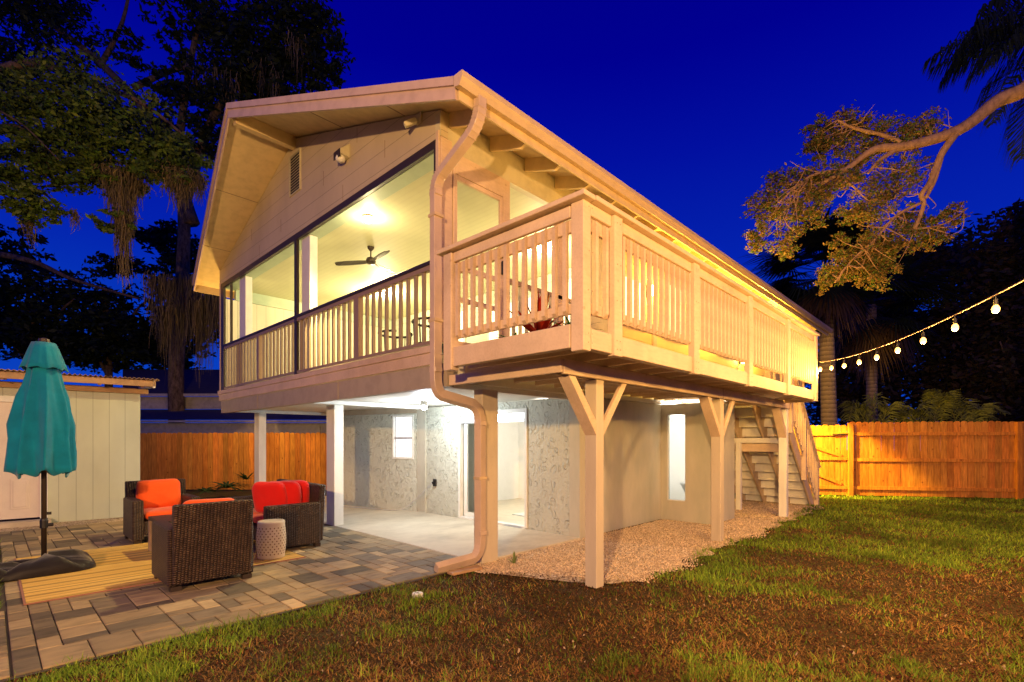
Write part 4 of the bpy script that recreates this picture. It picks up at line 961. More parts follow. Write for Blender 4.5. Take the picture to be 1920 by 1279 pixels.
# ================================================================== FOLIAGE TOOLS
def leafcloud(clusters, size, cols, dens=1.0, flat_=.6, seed=1, elong=2.0, sub_=14, spread=.20):
    r = np.random.default_rng(seed); V = []; C = []
    for (c, rad, n) in clusters:
        n = int(n*dens); k = max(3, n//sub_)
        u = r.normal(size=(k, 3)); u /= np.linalg.norm(u, axis=1)[:, None]; rr = r.uniform(.2, 1.18, (k, 1))**.75
        sc_ = u*rr*np.array(rad)[None, :]+np.array(c)[None, :]
        idx = r.integers(0, k, n); p = sc_[idx]+r.normal(size=(n, 3))*np.array(rad)[None, :]*spread*np.array([[1, 1, .7]])
        s = size*r.uniform(.6, 1.4, n); a = r.normal(size=(n, 3)); a[:, 2] *= flat_; a /= np.linalg.norm(a, axis=1)[:, None]
        b = r.normal(size=(n, 3)); b -= a*(a*b).sum(1)[:, None]; b /= np.linalg.norm(b, axis=1)[:, None]
        L_ = a*s[:, None]*.5*elong/1.4; W_ = b*s[:, None]*.5/1.4
        V.append(np.stack([p-L_, p+W_*.9-L_*.1, p+L_, p-W_*.9-L_*.1], 1).reshape(-1, 3))
        cc = np.array(cols)[r.integers(0, len(cols), n)]*r.uniform(.6, 1.3, (n, 1))*(.8+.4*r.uniform(0, 1, (k, 1))[idx]); C.append(cc)
    return np.concatenate(V), np.concatenate(C)
def mosscloud(spots, seed=3, wk=1, cols=((.20, .16, .07), (.28, .21, .09), (.15, .13, .06)), w=.008):
    r = np.random.default_rng(seed); V = []; C = []
    for (c, wid, length, n) in spots:
        for i in range(n):
            p = np.array(c)+np.array([r.normal()*wid, r.normal()*wid, r.normal()*.08]); L_ = length*r.uniform(.25, 1)*math.exp(-(np.hypot(*(p[:2]-np.array(c)[:2]))/wid/1.7)**2); m = 6; a = r.uniform(0, pi); dx, dy = cos(a)*w*wk, sin(a)*w*wk
            col = np.array(cols[r.integers(len(cols))])*r.uniform(.6, 1.3); q = p.copy()
            for k in range(m):
                q2 = q+np.array([r.normal()*.025, r.normal()*.025, -L_/m]); w0 = 1-k/m*.7; w1 = 1-(k+1)/m*.7
                V.append([q-[dx*w0, dy*w0, 0], q+[dx*w0, dy*w0, 0], q2+[dx*w1, dy*w1, 0], q2-[dx*w1, dy*w1, 0]]); C.append(col); q = q2
    return np.array(V).reshape(-1, 3), np.array(C)
GREEN = [(.08, .16, .018), (.11, .18, .022), (.15, .20, .028), (.06, .10, .015)]
DARK = [(.020, .034, .010), (.03, .045, .012), (.014, .022, .008)]
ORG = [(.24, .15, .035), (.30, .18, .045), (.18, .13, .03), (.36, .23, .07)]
def limb(mb, pts, r0, r1, seg=8, jit=.0):
    P = smooth(pts, 5); n = len(P); mb.tube([p+Vector((random.gauss(0, jit), random.gauss(0, jit), random.gauss(0, jit))) for p in P], [r0+(r1-r0)*(i/(n-1))**.8 for i in range(n)], seg)
def tree(name, base, trunkpts, r0, limbs, clusters, size, cols, label, cat='tree', group=None, moss=None, seed=1, twigs=0, bark='bark', **k):
    t = thing(name, base, label, cat, group); mb = MB(); limb(mb, trunkpts, r0, r0*.6, 12)
    mb.build('trunk', M['bark'], t, 0, True)
    if limbs:
        mb = MB()
        for pts, a, b in limbs: limb(mb, pts, a, b, 7, .0)
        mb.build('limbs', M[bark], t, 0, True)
    if twigs:
        mb = MB(); r_ = random.Random(seed)
        for (cc, rd, n_) in clusters:
            cc = Vector(cc)-FW*.3; lp_ = [q for pts, a, b in limbs for q in smooth(pts, 4)]
            for q_ in range(max(2, int(twigs*n_/900))):
                e_ = cc+Vector([r_.uniform(-.85, .85)*rd[i] for i in range(3)])+FW*.15; near = r_.choice(sorted(lp_, key=lambda q: (q-e_).length)[:5]); md_ = near.lerp(e_, .5)+Vector([r_.gauss(0, .06) for _ in range(3)])+Vector((0, 0, -.04))
                mb.tube(smooth([near, md_, e_], 3), [.010, .009, .008, .006, .005, .004, .002], 5)
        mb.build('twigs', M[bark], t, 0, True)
    v, c = leafcloud(clusters, size, cols, seed=seed, **k); raw('crown', v, 0, M['leaf'], t, c, 4)
    if moss: v, c = mosscloud(moss, seed, (base-Vector((0, 0, base[2]))).length/12); raw('hanging_moss', v, 0, M['moss'], t, c, 4)
    return t
def CL(px, py, dp, rpx, rpy, n, dr=None):
    p = pt(px, py, dp); s = dp/938; return (tuple(p), (rpx*s, (dr or max(rpx, rpy)*s), rpy*s), n)
def G(px, py, dp): v = pt(px, py, dp); return Vector((v.x, v.y, 0))
# ---- left: near oak whose lit boughs hang in from the left
D1 = 12.0
b1 = G(-230, 826, D1)
tree('oak_tree', b1, [b1, pt(-225, 600, D1), pt(-200, 350, D1), pt(-160, 150, D1), pt(-120, -100, D1)], .36,
     [([pt(-200, 330, D1), pt(-80, 290, D1), pt(0, 240, D1), pt(70, 255, D1), pt(95, 320, D1)], .13, .04), ([pt(-160, 200, D1), pt(40, 120, D1), pt(150, 150, D1), pt(260, 190, D1), pt(340, 250, D1)], .14, .03),
      ([pt(-150, 250, D1), pt(100, 250, D1), pt(210, 300, D1), pt(330, 330, D1)], .08, .02), ([pt(-190, 420, D1), pt(-60, 340, D1), pt(60, 350, D1), pt(120, 400, D1)], .05, .015), ([pt(0, 208, D1-1), pt(50, 240, D1-1), pt(110, 300, D1-1)], .02, .01)],
     [CL(160, 200, D1, 110, 60, 3600), CL(240, 255, D1, 105, 60, 4200), CL(320, 305, D1, 60, 45, 2600), CL(90, 240, D1, 90, 60, 2600), CL(45, 320, D1, 60, 55, 2200), CL(40, 380, D1-.5, 55, 28, 1500), CL(30, 170, D1, 60, 60, 1500), CL(200, 330, D1, 70, 30, 1500), CL(215, 420, D1, 32, 26, 500), CL(120, 300, D1, 80, 40, 2000)],
     .085, GREEN, 'big live oak with lit green boughs and hanging moss at the left edge',
     moss=[(tuple(pt(230, 330, D1)), .24, 1.6, 620), (tuple(pt(232, 400, D1)), .10, 2.2, 330), (tuple(pt(335, 330, D1)), .22, .95, 520), (tuple(pt(375, 335, D1)), .07, .75, 90), (tuple(pt(55, 400, D1)), .10, 1.0, 120), (tuple(pt(75, 285, D1)), .10, .9, 80), (tuple(pt(140, 400, D1)), .06, .6, 50)], seed=5, dens=1.25, sub_=34, spread=.10)
# ---- great dark oak behind the house and shed
D2 = 21.0; b2 = G(335, 826, D2)
tree('oak_tree', b2, [b2, pt(330, 700, D2), pt(340, 560, D2), pt(345, 400, D2), pt(330, 300, D2)], .34,
     [([pt(360, 420, D2), pt(300, 250, D2), pt(190, 120, D2), pt(60, 20, D2)], .30, .08), ([pt(345, 380, D2), pt(400, 220, D2), pt(480, 130, D2), pt(600, 60, D2)], .25, .06), ([pt(250, 165, D2), pt(340, 128, D2), pt(430, 140, D2), pt(520, 170, D2)], .14, .05),
      ([pt(300, 300, D2), pt(200, 330, D2), pt(80, 350, D2)], .15, .04), ([pt(190, 120, D2), pt(230, 40, D2), pt(250, -60, D2)], .12, .04), ([pt(330, 300, D2), pt(360, 100, D2), pt(400, -60, D2)], .2, .06), ([pt(-40, 470, D2), pt(60, 490, D2), pt(140, 525, D2), pt(260, 560, D2)], .16, .04)],
     [CL(60, 60, D2, 110, 70, 3600), CL(90, 10, D2, 90, 40, 1800), CL(340, 95, D2, 35, 30, 500), CL(470, 60, D2, 100, 60, 3800), CL(580, 90, D2, 62, 66, 2800), CL(420, 190, D2, 90, 45, 3000), CL(520, 150, D2, 70, 60, 2600), CL(560, 20, D2, 60, 30, 1500), CL(330, 170, D2, 50, 24, 800), CL(400, 260, D2, 55, 35, 1500), CL(350, 20, D2, 70, 30, 1100), CL(460, 130, D2, 80, 60, 2400), CL(20, 150, D2, 60, 60, 1400), CL(300, 260, D2, 40, 60, 900), CL(610, 130, D2, 34, 40, 900), CL(220, 90, D2, 50, 30, 500)],
     .17, DARK, 'tall dark oak silhouetted behind the house roof against the blue sky', moss=[(tuple(pt(x, 560+random.uniform(-40, 40), D2-2)), .32, 3.3, 200) for x in (320, 345, 372, 395, 300)]+[(tuple(pt(x, 100+random.uniform(-30, 90), D2-1)), .35, 2.0, 60) for x in (370, 430, 500, 560, 600)], seed=8, sub_=26, spread=.12, dens=.85)
# ---- lower dark trees behind the shed
for i, (px, dp, cl, lab) in enumerate((
    (60, 24, [CL(40, 560, 24, 90, 60, 2600), CL(60, 640, 24, 100, 45, 2600), CL(20, 470, 24, 50, 40, 800), CL(110, 600, 24, 60, 30, 900)], 'dark bushy tree behind the left end of the shed'),
    (200, 26, [CL(180, 560, 26, 70, 45, 1700), CL(230, 620, 26, 80, 40, 2000), CL(180, 660, 26, 100, 30, 2400), CL(240, 500, 26, 50, 25, 600)], 'dark airy tree rising above the middle of the shed roof'),
    (330, 27, [CL(330, 480, 27, 50, 60, 1500), CL(350, 600, 27, 70, 60, 2800), CL(300, 660, 27, 70, 40, 2200), CL(380, 520, 27, 30, 60, 1200), CL(290, 440, 27, 40, 30, 600)], 'dark tree between the shed and the house'))):
    b = G(px, 826, dp); tree('background_tree', b, [b, pt(px+4, 700, dp), pt(px-4, 560, dp)], .22, [([pt(px, 700, dp), pt(px-60, 600, dp), pt(px-110, 560, dp)], .1, .03), ([pt(px, 680, dp), pt(px+50, 590, dp), pt(px+80, 560, dp)], .1, .03)], cl, .22, DARK+[(.02, .04, .03)], lab, group='dark trees behind the shed', seed=20+i, sub_=22, spread=.13)
# ---- right: trees beyond the fence
for i, (px, dp, cl, lab) in enumerate((
    (1640, 29, [CL(1600, 545, 29, 50, 50, 2400), CL(1620, 620, 29, 70, 80, 4200), CL(1600, 700, 29, 80, 70, 4200), CL(1660, 560, 29, 60, 50, 1800), CL(1590, 770, 29, 80, 40, 2200)], 'dense dark tree right of the palm trunk beyond the fence'),
    (1740, 31, [CL(1750, 490, 31, 90, 34, 2600), CL(1740, 520, 31, 60, 40, 1500), CL(1730, 620, 31, 90, 80, 4800), CL(1740, 710, 31, 100, 70, 4600), CL(1700, 480, 31, 40, 25, 500), CL(1770, 480, 31, 50, 24, 700), CL(1720, 780, 31, 100, 30, 1500)], 'dark loose tree in the middle beyond the fence'),
    (1850, 28, [CL(1850, 600, 28, 80, 80, 4600), CL(1840, 700, 28, 100, 70, 4800), CL(1800, 510, 28, 40, 30, 600), CL(1870, 530, 28, 60, 40, 1500), CL(1840, 780, 28, 100, 30, 1600)], 'dark tree beyond the right part of the fence'),
    (1935, 24, [CL(1920, 470, 24, 60, 80, 4200), CL(1940, 580, 24, 70, 100, 4800), CL(1925, 700, 24, 60, 80, 3600), CL(1930, 780, 24, 60, 40, 1500)], 'tall dark conical tree cut by the right edge'))):
    b = G(px, 826, dp); tree('background_tree', b, [b, pt(px+4, 720, dp), pt(px-4, 600, dp)], .25, [([pt(px, 760, dp), pt(px-40, 690, dp), pt(px-60, 640, dp)], .1, .03), ([pt(px, 740, dp), pt(px+50, 660, dp), pt(px+70, 600, dp)], .1, .03)], cl, .24, [(.06, .042, .022), (.045, .046, .022), (.075, .05, .03)], lab, group='dark trees beyond the fence', seed=40+i, sub_=22, spread=.15)
# ---- right: lit oak bough reaching in
D3 = 9.0; b3 = G(2230, 826, 8.0)
orc = [CL(1555, 235, D3, 26, 26, 700), CL(1610, 225, D3, 44, 28, 1500), CL(1665, 250, D3, 45, 30, 1500), CL(1740, 225, D3, 42, 24, 1100), CL(1500, 325, D3, 36, 30, 1200), CL(1460, 380, D3, 34, 34, 1200), CL(1440, 430, D3, 24, 24, 600), CL(1560, 330, D3, 40, 30, 1300), CL(1530, 380, D3, 36, 34, 1200), CL(1620, 300, D3, 36, 22, 700), CL(1680, 345, D3, 44, 34, 1500), CL(1640, 385, D3, 42, 18, 900), CL(1735, 295, D3, 22, 30, 500), CL(1490, 440, D3, 26, 30, 600), CL(1560, 260, D3, 30, 24, 700)]
orc2 = [CL(1690, 440, D3, 42, 30, 1600), CL(1640, 465, D3, 40, 28, 1500), CL(1600, 495, D3, 32, 24, 1000), CL(1570, 520, D3, 18, 18, 400), CL(1665, 505, D3, 30, 26, 900), CL(1765, 425, D3, 34, 28, 1100), CL(1810, 390, D3, 24, 16, 450), CL(1735, 400, D3, 26, 24, 600), CL(1600, 440, D3, 20, 14, 300)]
t3 = tree('oak_tree', b3, [b3, pt(2225, 600, 8), pt(2190, 350, 8.2), pt(2150, 150, 8.4), pt(2120, -60, 8.6)], .3,
     [([pt(2165, 220, 8.3), pt(2020, 90, 8.6), pt(1925, 165, 8.9), pt(1870, 190, D3), pt(1800, 243, D3), pt(1700, 274, D3), pt(1640, 280, D3), pt(1590, 315, D3), pt(1540, 345, D3)], .19, .03),
      ([pt(1795, 246, D3), pt(1765, 290, D3), pt(1745, 340, D3), pt(1728, 365, D3), pt(1732, 385, D3), pt(1715, 430, D3)], .07, .03), ([pt(1765, 295, D3), pt(1752, 340, D3), pt(1735, 372, D3)], .04, .03),
      ([pt(1728, 380, D3), pt(1680, 405, D3), pt(1640, 450, D3), pt(1600, 485, D3), pt(1565, 530, D3)], .028, .01), ([pt(1690, 275, D3), pt(1650, 300, D3), pt(1628, 325, D3)], .05, .02), ([pt(1575, 330, D3), pt(1600, 350, D3), pt(1612, 362, D3)], .025, .012),
      ([pt(1700, 274, D3), pt(1660, 255, D3), pt(1600, 240, D3), pt(1570, 225, D3)], .05, .015), ([pt(1590, 318, D3), pt(1520, 330, D3), pt(1460, 380, D3)], .04, .01), ([pt(1715, 430, D3), pt(1770, 420, D3), pt(1815, 390, D3)], .02, .008)],
     [(tuple(Vector(c_)+FW*.3), tuple(1.1*q for q in r_), int(n_*1.35)) for c_, r_, n_ in orc+orc2], .040, ORG+ORG+GREEN+[(.12, .17, .03)], 'live oak bough with orange lit bark and leaves reaching in from the right', seed=60, spread=.14, sub_=34, twigs=5, bark='bark_lit', dens=1.35)
# ---- palms
def fanfrond(V, C, c, dirv, L_, r, col, drop=.3):
    dirv = Vector(dirv).normalized(); side = dirv.cross(Vector((0, 0, 1)));
    if side.length < .05: side = Vector((1, 0, 0))
    side.normalize(); hub = c+dirv*L_*.55
    V.append([c-side*.015, c+side*.015, hub+side*.012, hub-side*.012]); C.append(col)
    nf = 26
    for k in range(nf):
        a = (k/(nf-1)-.5)*R(210); dd = (dirv*cos(a)+side*sin(a)).normalized(); ll = L_*.55*(.75+.25*cos(a))*r.uniform(.85, 1.1)
        m_ = hub+dd*ll*.55; e_ = m_+dd*ll*.45+Vector((0, 0, -drop*ll*r.uniform(.4, 1))); n_ = dd.cross(dirv).normalized() if abs(a) > .05 else Vector((0, 0, 1)); w_ = dd.cross(n_).normalized()*.034 if n_.length > .1 else side*.034
        V.append([hub-w_*.4, hub+w_*.4, m_+w_, m_-w_]); V.append([m_-w_, m_+w_, e_+w_*.1, e_-w_*.1]); C.append(col); C.append(col)
def fanpalm(px, py, dp, Rr, label, nfr=42, trunkr=.17, skirt=True, seed=1, base=None):
    r = random.Random(seed); top = pt(px, py, dp); b = base or Vector((top.x, top.y, 0)); t = thing('palm_tree', b, label, 'palm tree')
    pts = [b, b*.6+top*.4+Vector((.06, 0, 0)), top]; mb = MB(); P = smooth(pts, 12); mb.tube(P, [trunkr*(1.15-.25*i/(len(P)-1)) for i in range(len(P))], 16); mb.build('trunk', M['palmbark'], t, 0, True)
    V = []; C = []
    for i in range(nfr):
        az = r.uniform(0, 2*pi); el = r.uniform(-.7, 1.3); dd = (cos(az)*cos(el), sin(az)*cos(el), sin(el)); k = r.uniform(.6, 1.3)
        fanfrond(V, C, top, dd, Rr*r.uniform(.8, 1.1), r, (.022*k, .035*k, .012*k))
    raw('crown', np.array([[tuple(q) for q in f] for f in V]).reshape(-1, 3), 0, M['leaf'], t, np.array(C), 4)
    if skirt:
        V = []; C = []
        for i in range(30):
            az = r.uniform(0, 2*pi); el = r.uniform(-1.5, -.75); dd = (cos(az)*cos(el), sin(az)*cos(el), sin(el)); k = r.uniform(.5, 1.2)
            fanfrond(V, C, top+Vector((0, 0, -.1)), dd, Rr*r.uniform(.5, .8), r, (.16*k, .10*k, .05*k), .8)
        raw('dead_frond_skirt', np.array([[tuple(q) for q in f] for f in V]).reshape(-1, 3), 0, M['leaf'], t, np.array(C), 4)
    return t
fanpalm(1546, 508, 17.5, 2.5, 'tall fan palm with a pale trunk rising just behind the deck corner', nfr=60, base=G(1557, 826, 17.5), trunkr=.24, seed=3)
fanpalm(1634, 572, 21, 3.0, 'darker fan palm right of the pale palm trunk', 40, .2, True, 9)
def pinnate(V, C, pts, Ll, r, col, droop=.9, n=46, wd=.012):
    P = smooth(pts, 10); m = len(P)
    for i in range(m-1):
        s_ = Vector((0, 0, 1)).cross(P[i+1]-P[i]); s_ = s_.normalized()*.014 if s_.length > 1e-6 else Vector((.014, 0, 0)); V.append([P[i]-s_, P[i]+s_, P[i+1]+s_, P[i+1]-s_]); C.append((col[0]*1.5, col[1]*1.2, col[2]))
    for i in range(n):
        t = .12+.88*i/n; f = t*(m-1); k = int(f); q = P[k].lerp(P[min(k+1, m-1)], f-k); tang = (P[min(k+1, m-1)]-P[max(k-1, 0)]).normalized(); sd_ = tang.cross(Vector((0, 0, 1))).normalized(); ll = Ll*(sin(pi*min(t*.9+.12, 1))**.5)
        for s in (-1, 1):
            dd = (sd_*s*r.uniform(.5, .9)+tang*r.uniform(.35, .7)+Vector((0, 0, r.uniform(-.1, .25)))).normalized(); a_ = q+dd*ll*.5; e_ = a_+(dd*.5+Vector((0, 0, -droop*r.uniform(.5, 1)))).normalized()*ll*.5; w_ = tang*wd; kk = r.uniform(.6, 1.35); c_ = (col[0]*kk, col[1]*kk, col[2]*kk)
            V.append([q-w_*.5, q+w_*.5, a_+w_, a_-w_]); V.append([a_-w_, a_+w_, e_+w_*.1, e_-w_*.1]); C.append(c_); C.append(c_)
def mkfronds(name, base, fronds, label, cat, Ll, col, trunk=None, droop=.9, n=46, seed=1, wd=.012, group=None):
    r = random.Random(seed); t = thing(name, base, label, cat, group)
    if trunk: mb = MB(); limb(mb, trunk, .16, .13, 12); mb.build('trunk', M['palmbark'], t, 0, True)
    for f in fronds:
        V = []; C = []; pinnate(V, C, f, Ll, r, col, droop, n, wd); raw('frond', np.array([[tuple(q) for q in g] for g in V]).reshape(-1, 3), 0, M['leaf'], t, np.array(C), 4)
    return t
D4 = 11.5; c4_ = pt(2010, 95, D4)
mkfronds('palm_tree', G(2020, 826, D4), [[c4_, pt(1930, 60, D4), pt(1840, 80, D4), pt(1755, 125, D4-.3)], [c4_, pt(1950, 20, D4), pt(1860, 30, D4+.4), pt(1800, 90, D4+.6)], [c4_, pt(1940, 100, D4-.4), pt(1885, 150, D4-.5), pt(1860, 235, D4-.5)], [c4_, pt(1960, 150, D4), pt(1925, 220, D4), pt(1915, 300, D4)], [c4_, pt(2080, 20, D4), pt(2160, 60, D4), pt(2200, 150, D4)], [c4_, pt(1990, 10, D4+.5), pt(1950, -60, D4+.8), pt(1900, -90, D4+1)], [c4_, pt(1920, 40, D4-.6), pt(1830, 60, D4-.8), pt(1745, 110, D4-.9)], [c4_, pt(1960, 60, D4-1), pt(1890, 80, D4-1.2), pt(1830, 140, D4-1.2)], [c4_, pt(1900, 70, D4+.8), pt(1820, 95, D4+1.2), pt(1770, 150, D4+1.4)]],
         'feathery queen palm with dark drooping fronds in the upper right corner', 'palm tree', 1.05, (.020, .032, .012), [G(2020, 826, D4), pt(2016, 500, D4), c4_], 1.5, 90, 4, .022)
# low palms behind the fence
D5 = 19.5
for i, (px, fr, lab) in enumerate(((1640, [((1600, 760), (1592, 790)), ((1640, 752), (1690, 790)), ((1670, 765), (1720, 800)), ((1615, 765), (1590, 775))], 'low feathery palm behind the fence nearest the palm trunk'),
    (1735, [((1770, 745), (1790, 770)), ((1700, 775), (1690, 810)), ((1760, 760), (1745, 735)), ((1720, 770), (1760, 738))], 'low feathery palm with a tall arching frond behind the fence middle'),
    (1790, [((1770, 745), (1745, 730)), ((1840, 765), (1890, 775)), ((1830, 775), (1880, 795)), ((1800, 760), (1850, 770))], 'low feathery palm spreading right behind the fence'))):
    c = pt(px+8*i, 835, D5); mkfronds('young_palm', Vector((c.x, c.y, 0)), [[c, c.lerp(pt(a[0], a[1], D5), .6)+Vector((0, 0, .25)), pt(a[0], a[1], D5), pt(b_[0], b_[1], D5-.2)] for a, b_ in fr], lab, 'palm plant', .75, (.34, .38, .06), None, .5, 54, 30+i, .022, 'low palms behind the fence')

# ================================================================== FENCES
def fence(name, a, b, h, label, bw=.135, posts=(), rails=(.22, .95, 1.62), railside=1, seed=1, cmul=1.0, dogear=True, cat='fence', diag=None, yellow=0):
    a = Vector(a); b = Vector(b); d = (b-a); L_ = d.length; d.normalize(); nrm = Vector((-d.y, d.x, 0)); nrm = nrm if nrm.dot(Vector((0, 0, 0))-a) > 0 else -nrm
    t = thing(name, a, label, cat); r = random.Random(seed); n = int(L_/(bw+.008)); st = L_/n
    for i in range(n):
        s0 = i*st+.004; s1 = (i+1)*st-.004+.0; z1 = h+r.uniform(-.012, .012); e = .03; dn = r.uniform(-.004, .004)
        pl = [(s0, .02), (s1, .02), (s1, z1-e*1.3), (s1-e*.6, z1-e*.4), (s1-e*1.6, z1), (s0+e*1.6, z1), (s0+e*.6, z1-e*.4), (s0, z1-e*1.3)]
        k = r.uniform(.66, 1.12)*cmul; hu = r.uniform(-.12, .12); col = (FC[0]*k, FC[1]*k*(1+hu), FC[2]*k*(1+hu), 1)
        MB().prism([a+d*s+Vector((0, 0, z))-nrm*(.02+dn) for s, z in pl], nrm*.016, col).build('board', M['fence'], t)
    for z in rails:
        k = .95*cmul; MB().bar(a+Vector((0, 0, z))+nrm*.018, b+Vector((0, 0, z))+nrm*.018, .036, .085, c=(FC[0]*k, FC[1]*k, FC[2]*k, 1)).build('rail', M['fence'], t)
    for s in posts:
        k = .85*cmul; q = a+d*s+nrm*.045; MB().bar(q, q+Vector((0, 0, h-.02)), .10, .10, up=nrm, c=(FC[0]*k, FC[1]*k, FC[2]*k, 1)).build('fence_post', M['fence'], t)
    if diag:
        for (s0, z0, s1, z1) in diag: k = .95*cmul; MB().bar(a+d*s0+Vector((0, 0, z0))+nrm*.020, a+d*s1+Vector((0, 0, z1))+nrm*.020, .03, .08, c=(FC[0]*k, FC[1]*k, FC[2]*k, 1)).build('brace', M['fence'], t)
    return t
F1 = Vector((15.55, 2.67, 0)); F2 = Vector((17.55, -.45, 0)); fd = (F2-F1).normalized()
fence('fence', F1, F2+fd*.0, 1.93, 'orange lit cedar fence panel right of the gate', posts=(0.0, (F2-F1).length+.02), seed=2)
fence('fence', F2+fd*.12, F2+fd*6, 1.93, 'cedar fence panel cut off by the right edge', posts=(2.5, 5.0), seed=3)
gt = fence('gate', F1-fd*.95, F1-fd*.06, 1.86, 'cedar gate with diagonal braces beside the foot of the stairs', posts=(), rails=(.22, .98, 1.62), seed=4, cat='gate', diag=((.05, 1.30, .75, 1.05), (.05, .62, .75, .32)))
MB().box(0, .0001, 0, .0001, 0, .0001)
hg = MB().bar(F1-fd*.42+Vector((0, 0, 1.60))+Vector((-.045, -.03, 0)), F1-fd*.02+Vector((0, 0, 1.62))+Vector((-.045, -.03, 0)), .01, .03).build('hinge', M['black'], gt)
fence('fence', F1-fd*7.0, F1-fd*1.0, 1.88, 'cedar fence continuing behind the staircase', seed=5)
LFa = G(255, 826, 14.6); LFb = G(640, 826, 14.5)
fence('fence', LFa, LFb, 1.68, 'cedar privacy fence between the shed and the house', bw=.14, rails=(), seed=6, posts=())
fence('fence', LFb+Vector((.02, .01, 0)), G(800, 826, 14.4), 1.68, 'cedar fence section seen behind the lower porch column', bw=.14, rails=(), seed=7)

# ================================================================== SHED
th = R(-6); SC = Vector((2.0, 11.78, 0))
shed = thing('shed', SC, 'pale green shed with a white panel door and a corrugated metal roof', 'shed', rz=th)
def spart(mb, name, mat, bevel=0): return mb.build(name, M[mat], shed, bevel, local=True)
spart(MB().box(-1.30, 0, 0, .08, .0, 2.42), 'wall', 'shedwall'); spart(MB().box(-4.2, -2.27, 0, .08, .0, 2.42), 'wall', 'shedwall'); spart(MB().box(-2.27, -1.30, 0, .08, 2.10, 2.42), 'wall', 'shedwall')
spart(MB().box(-.06, 0.0, .082, 3.0, .10, 2.42), 'side_wall', 'shedwall')
spart(MB().box(-1.40, -1.30, -.02, .0, .10, 2.10).box(-2.37, -1.30, -.02, .0, 2.10, 2.20), 'door_casing', 'white')
sdo = spart(MB().box(-2.27, -1.402, .01, .05, .12, 2.098), 'door', 'doorw')
for (x0, x1) in ((-2.15, -1.90), (-1.77, -1.53)):
    for (z0, z1) in ((.28, .80), (.98, 1.55), (1.72, 1.98)):
        o = MB().box(x0, x1, .003, .0095, z0, z1).build('door_panel', M['doorw'], None, .005, local=True); o.parent = sdo
        o = MB().box(x0+.035, x1-.035, -.004, .0028, z0+.035, z1-.035).build('panel_field', M['doorw'], None, .003, local=True); o.parent = sdo
spart(MB().box(-2.4, -1.25, -.30, -.03, 0, .09), 'door_step', 'slab')
# eave: fascia, rafters, roof
spart(MB().box(-4.2, .20, -.50, -.46, 2.45, 2.56), 'fascia', 'shedtimber', .004)
spart(MB().box(-4.2, .12, -.08, -.01, 2.34, 2.44), 'top_plate', 'shedtimber')
for k in range(7): spart(MB().prism([(-.02-k*.61, -.455, 2.43), (-.02-k*.61, 0, 2.47), (-.02-k*.61, 0, 2.57), (-.02-k*.61, -.455, 2.53)], (.045, 0, 0)), 'rafter', 'shedtimber')
spart(MB().prism([(.16, -.50, 2.43), (.16, 3.0, 2.68), (.16, 3.0, 2.80), (.16, -.50, 2.56)], (.035, 0, 0)), 'barge_board', 'white')
vs = []; nn_ = 300
for i in range(nn_+1):
    x = -4.3+4.56*i/nn_; z = .016*sin(2*pi*x/.068); vs += [(x, -.56, 2.585+z), (x, 3.0, 2.84+z)]
mb = MB(); mb.add(vs, [(2*i, 2*i+2, 2*i+3, 2*i+1) for i in range(nn_)]); mb.build('metal_roof', M['metalroof'], shed, 0, True, local=True, solid=.004)
# ================================================================== NEIGHBOUR HOUSE
nb0 = G(420, 826, 22)
nh = thing('neighbour_house', nb0, 'low neighbouring house with dark roof and pale walls behind the fence', 'house')
def slab(px0, px1, y0, y1, dp, th_, name, mat, tilt=0, dp2=None):
    a = pt(px0, y1, dp); b = pt(px1, y1, dp); c = pt(px1, y0, (dp2 or dp)); e = pt(px0, y0, (dp2 or dp)); MB().prism([a, b, c, e], FW*th_).build(name, M[mat], nh)
slab(230, 760, 693, 738, 21, .1, 'upper_roof', 'nbroof', 0, 25); slab(230, 700, 738, 743, 21, .1, 'gutter', 'nbwall'); slab(235, 700, 744, 767, 21.4, .15, 'upper_wall', 'nbwall')
slab(230, 760, 768, 787, 18.2, .1, 'lower_roof', 'nbroof', 0, 21.4); slab(230, 760, 788, 792, 18.2, .08, 'lower_gutter', 'nbwall'); slab(235, 760, 793, 890, 18.5, .15, 'lower_wall', 'nbwall')
slab(515, 600, 797, 815, 18.45, .03, 'awning_window', 'siding')
# ================================================================== PLANTS
def spray(name, c, n, L_, cols, label, cat, seed, droop=.4, wd=.03, up=.6, pot=None, parts=None):
    r = random.Random(seed); t = thing(name, c, label, cat); V = []; C = []
    for i in range(n):
        az = r.uniform(0, 2*pi); el = r.uniform(up*.3, up*1.6); d_ = Vector((cos(az)*cos(el), sin(az)*cos(el), sin(el))); ll = L_*r.uniform(.6, 1.1); s_ = d_.cross(Vector((0, 0, 1))).normalized()*wd; p = Vector(c)+Vector((0, 0, .0)); m = 5; prev = p; col = np.array(cols[r.randrange(len(cols))])*r.uniform(.7, 1.3)
        for k in range(m):
            w0 = sin(pi*(.25+.75*k/m)); w1 = sin(pi*(.25+.75*(k+1)/m)); nx_ = prev+d_*ll/m+Vector((0, 0, -droop*ll/m*(k/m)*1.6)); V.append([prev-s_*w0, prev+s_*w0, nx_+s_*w1, nx_-s_*w1]); C.append(col); prev = nx_
    raw('leaves', np.array([[tuple(q) for q in f] for f in V]).reshape(-1, 3), 0, M['leaf'], t, np.array(C), 4)
    if pot: MB().lathe([(pot*.7, -.24), (pot, -.02), (pot*1.06, -.015), (pot*1.06, .02), (pot*.9, .02)], 0, 0, 20).build('pot', M['terracotta'], t, 0, True, local=True)
    return t
spray('bromeliad', Vector((4.35, 3.72, 2.62)), 34, .62, [(.30, .015, .008), (.40, .03, .01), (.10, .02, .01)], 'tall red leaved plant in a pot on the deck', 'potted plant', 2, .1, .035, .95, .15)
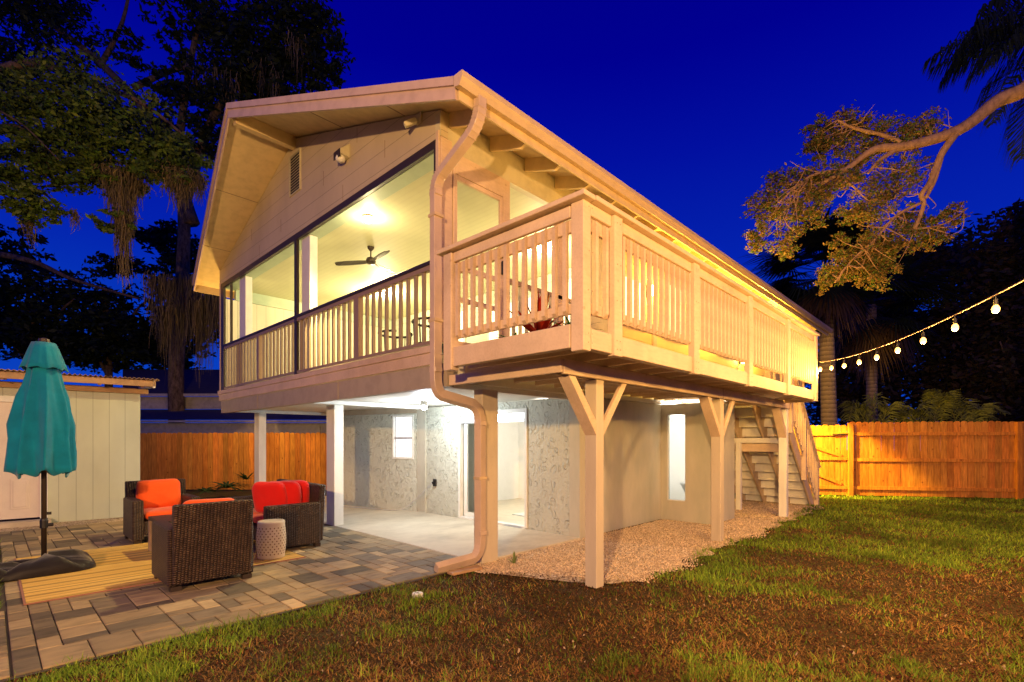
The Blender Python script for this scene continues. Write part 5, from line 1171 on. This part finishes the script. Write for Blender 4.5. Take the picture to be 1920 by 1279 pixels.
spray('potted_fern', Vector((4.15, 3.95, 2.56)), 50, .32, [(.06, .20, .02), (.10, .26, .03)], 'small bright green potted plant on the deck beside the red one', 'potted plant', 3, .5, .02, .5, .12)
spray('potted_palm', Vector((4.35, 3.25, 2.56)), 46, .48, [(.03, .11, .02), (.05, .15, .03)], 'green spiky potted plant on the deck near the railing corner', 'potted plant', 4, .5, .014, .5, .12)
pb = pt(425, 905, 12.6); spray('garden_plant', Vector((pb.x, pb.y, .25)), 60, .8, [(.02, .045, .012)], 'dark low palmetto in front of the left fence', 'plant', 6, .5, .03, .35)
pb = pt(462, 900, 12.8); spray('garden_plant', Vector((pb.x, pb.y, .45)), 40, .42, [(.02, .045, .012)], 'dark spiky plant beside the leftmost column', 'plant', 7, .3, .02, .6)
pb = pt(385, 905, 12.2); spray('garden_plant', Vector((pb.x, pb.y, .2)), 40, .55, [(.02, .045, .012)], 'dark low plant behind the wicker armchairs', 'plant', 8, .4, .03, .3)
wb = pt(964, 1058, 938*1.45/(1058-826)); spray('weed', Vector((wb.x, wb.y, .0)), 9, .17, [(.20, .26, .08)], 'small pale green weed growing in the gravel', 'weed', 9, .2, .012, 1.1)
# furniture inside the porch
pcx = thing('porch_chair', (4.6, 6.1, 2.45), 'dark round backed chair inside the screened porch', 'chair')
MB().lathe([(.24, .40), (.26, .44), (.0, .45)], 0, 0, 20).build('seat', M['black'], pcx, 0, True, local=True)
MB().tube([Vector((.27*cos(a), .27*sin(a), .78)) for a in [R(-60+300*i/24) for i in range(25)]], .02, 8).build('back_hoop', M['black'], pcx, 0, True, local=True)
for i in range(9):
    a = R(-50+280*i/8); MB().tube([(.25*cos(a), .25*sin(a), .44), (.27*cos(a), .27*sin(a), .78)], .008, 6).build('spindle', M['black'], pcx, local=True)
for a in (45, 135, 225, 315): MB().tube([(.18*cos(R(a)), .18*sin(R(a)), .41), (.24*cos(R(a)), .24*sin(R(a)), 0)], .016, 8).build('leg', M['black'], pcx, local=True)
c = copy_tree(pcx); c.location = (4.7, 7.2, 2.45); tag(c, 'second dark porch chair further left behind the railing', 'chair')
tbx = thing('porch_table', (5.3, 6.6, 2.45), 'low dark table between the two porch chairs', 'table')
MB().box(-.35, .35, -.7, .7, .48, .52).build('table_top', M['bronze'], tbx, .004, local=True)
for sx in (-1, 1):
    for sy in (-1, 1): MB().box(sx*.3-.03, sx*.3+.03, sy*.62-.03, sy*.62+.03, 0, .478).build('leg', M['bronze'], tbx, local=True)
# small pedestal with plant in the bay room
pd = thing('pedestal_basin', (9.0, 4.02, .06), 'grey pedestal stand seen through the tall slot window', 'stand')
MB().lathe([(.10, 0), (.07, .1), (.06, .3), (.16, .52), (.20, .60), (.0, .60)], 0, 0, 20).build('stand', M['alu'], pd, 0, True, local=True)
spray('small_plant', Vector((9.2, 3.98, .90)), 16, .10, [(.15, .30, .04)], 'tiny green plant above the pedestal inside the slot window', 'plant', 12, .3, .012, .8)
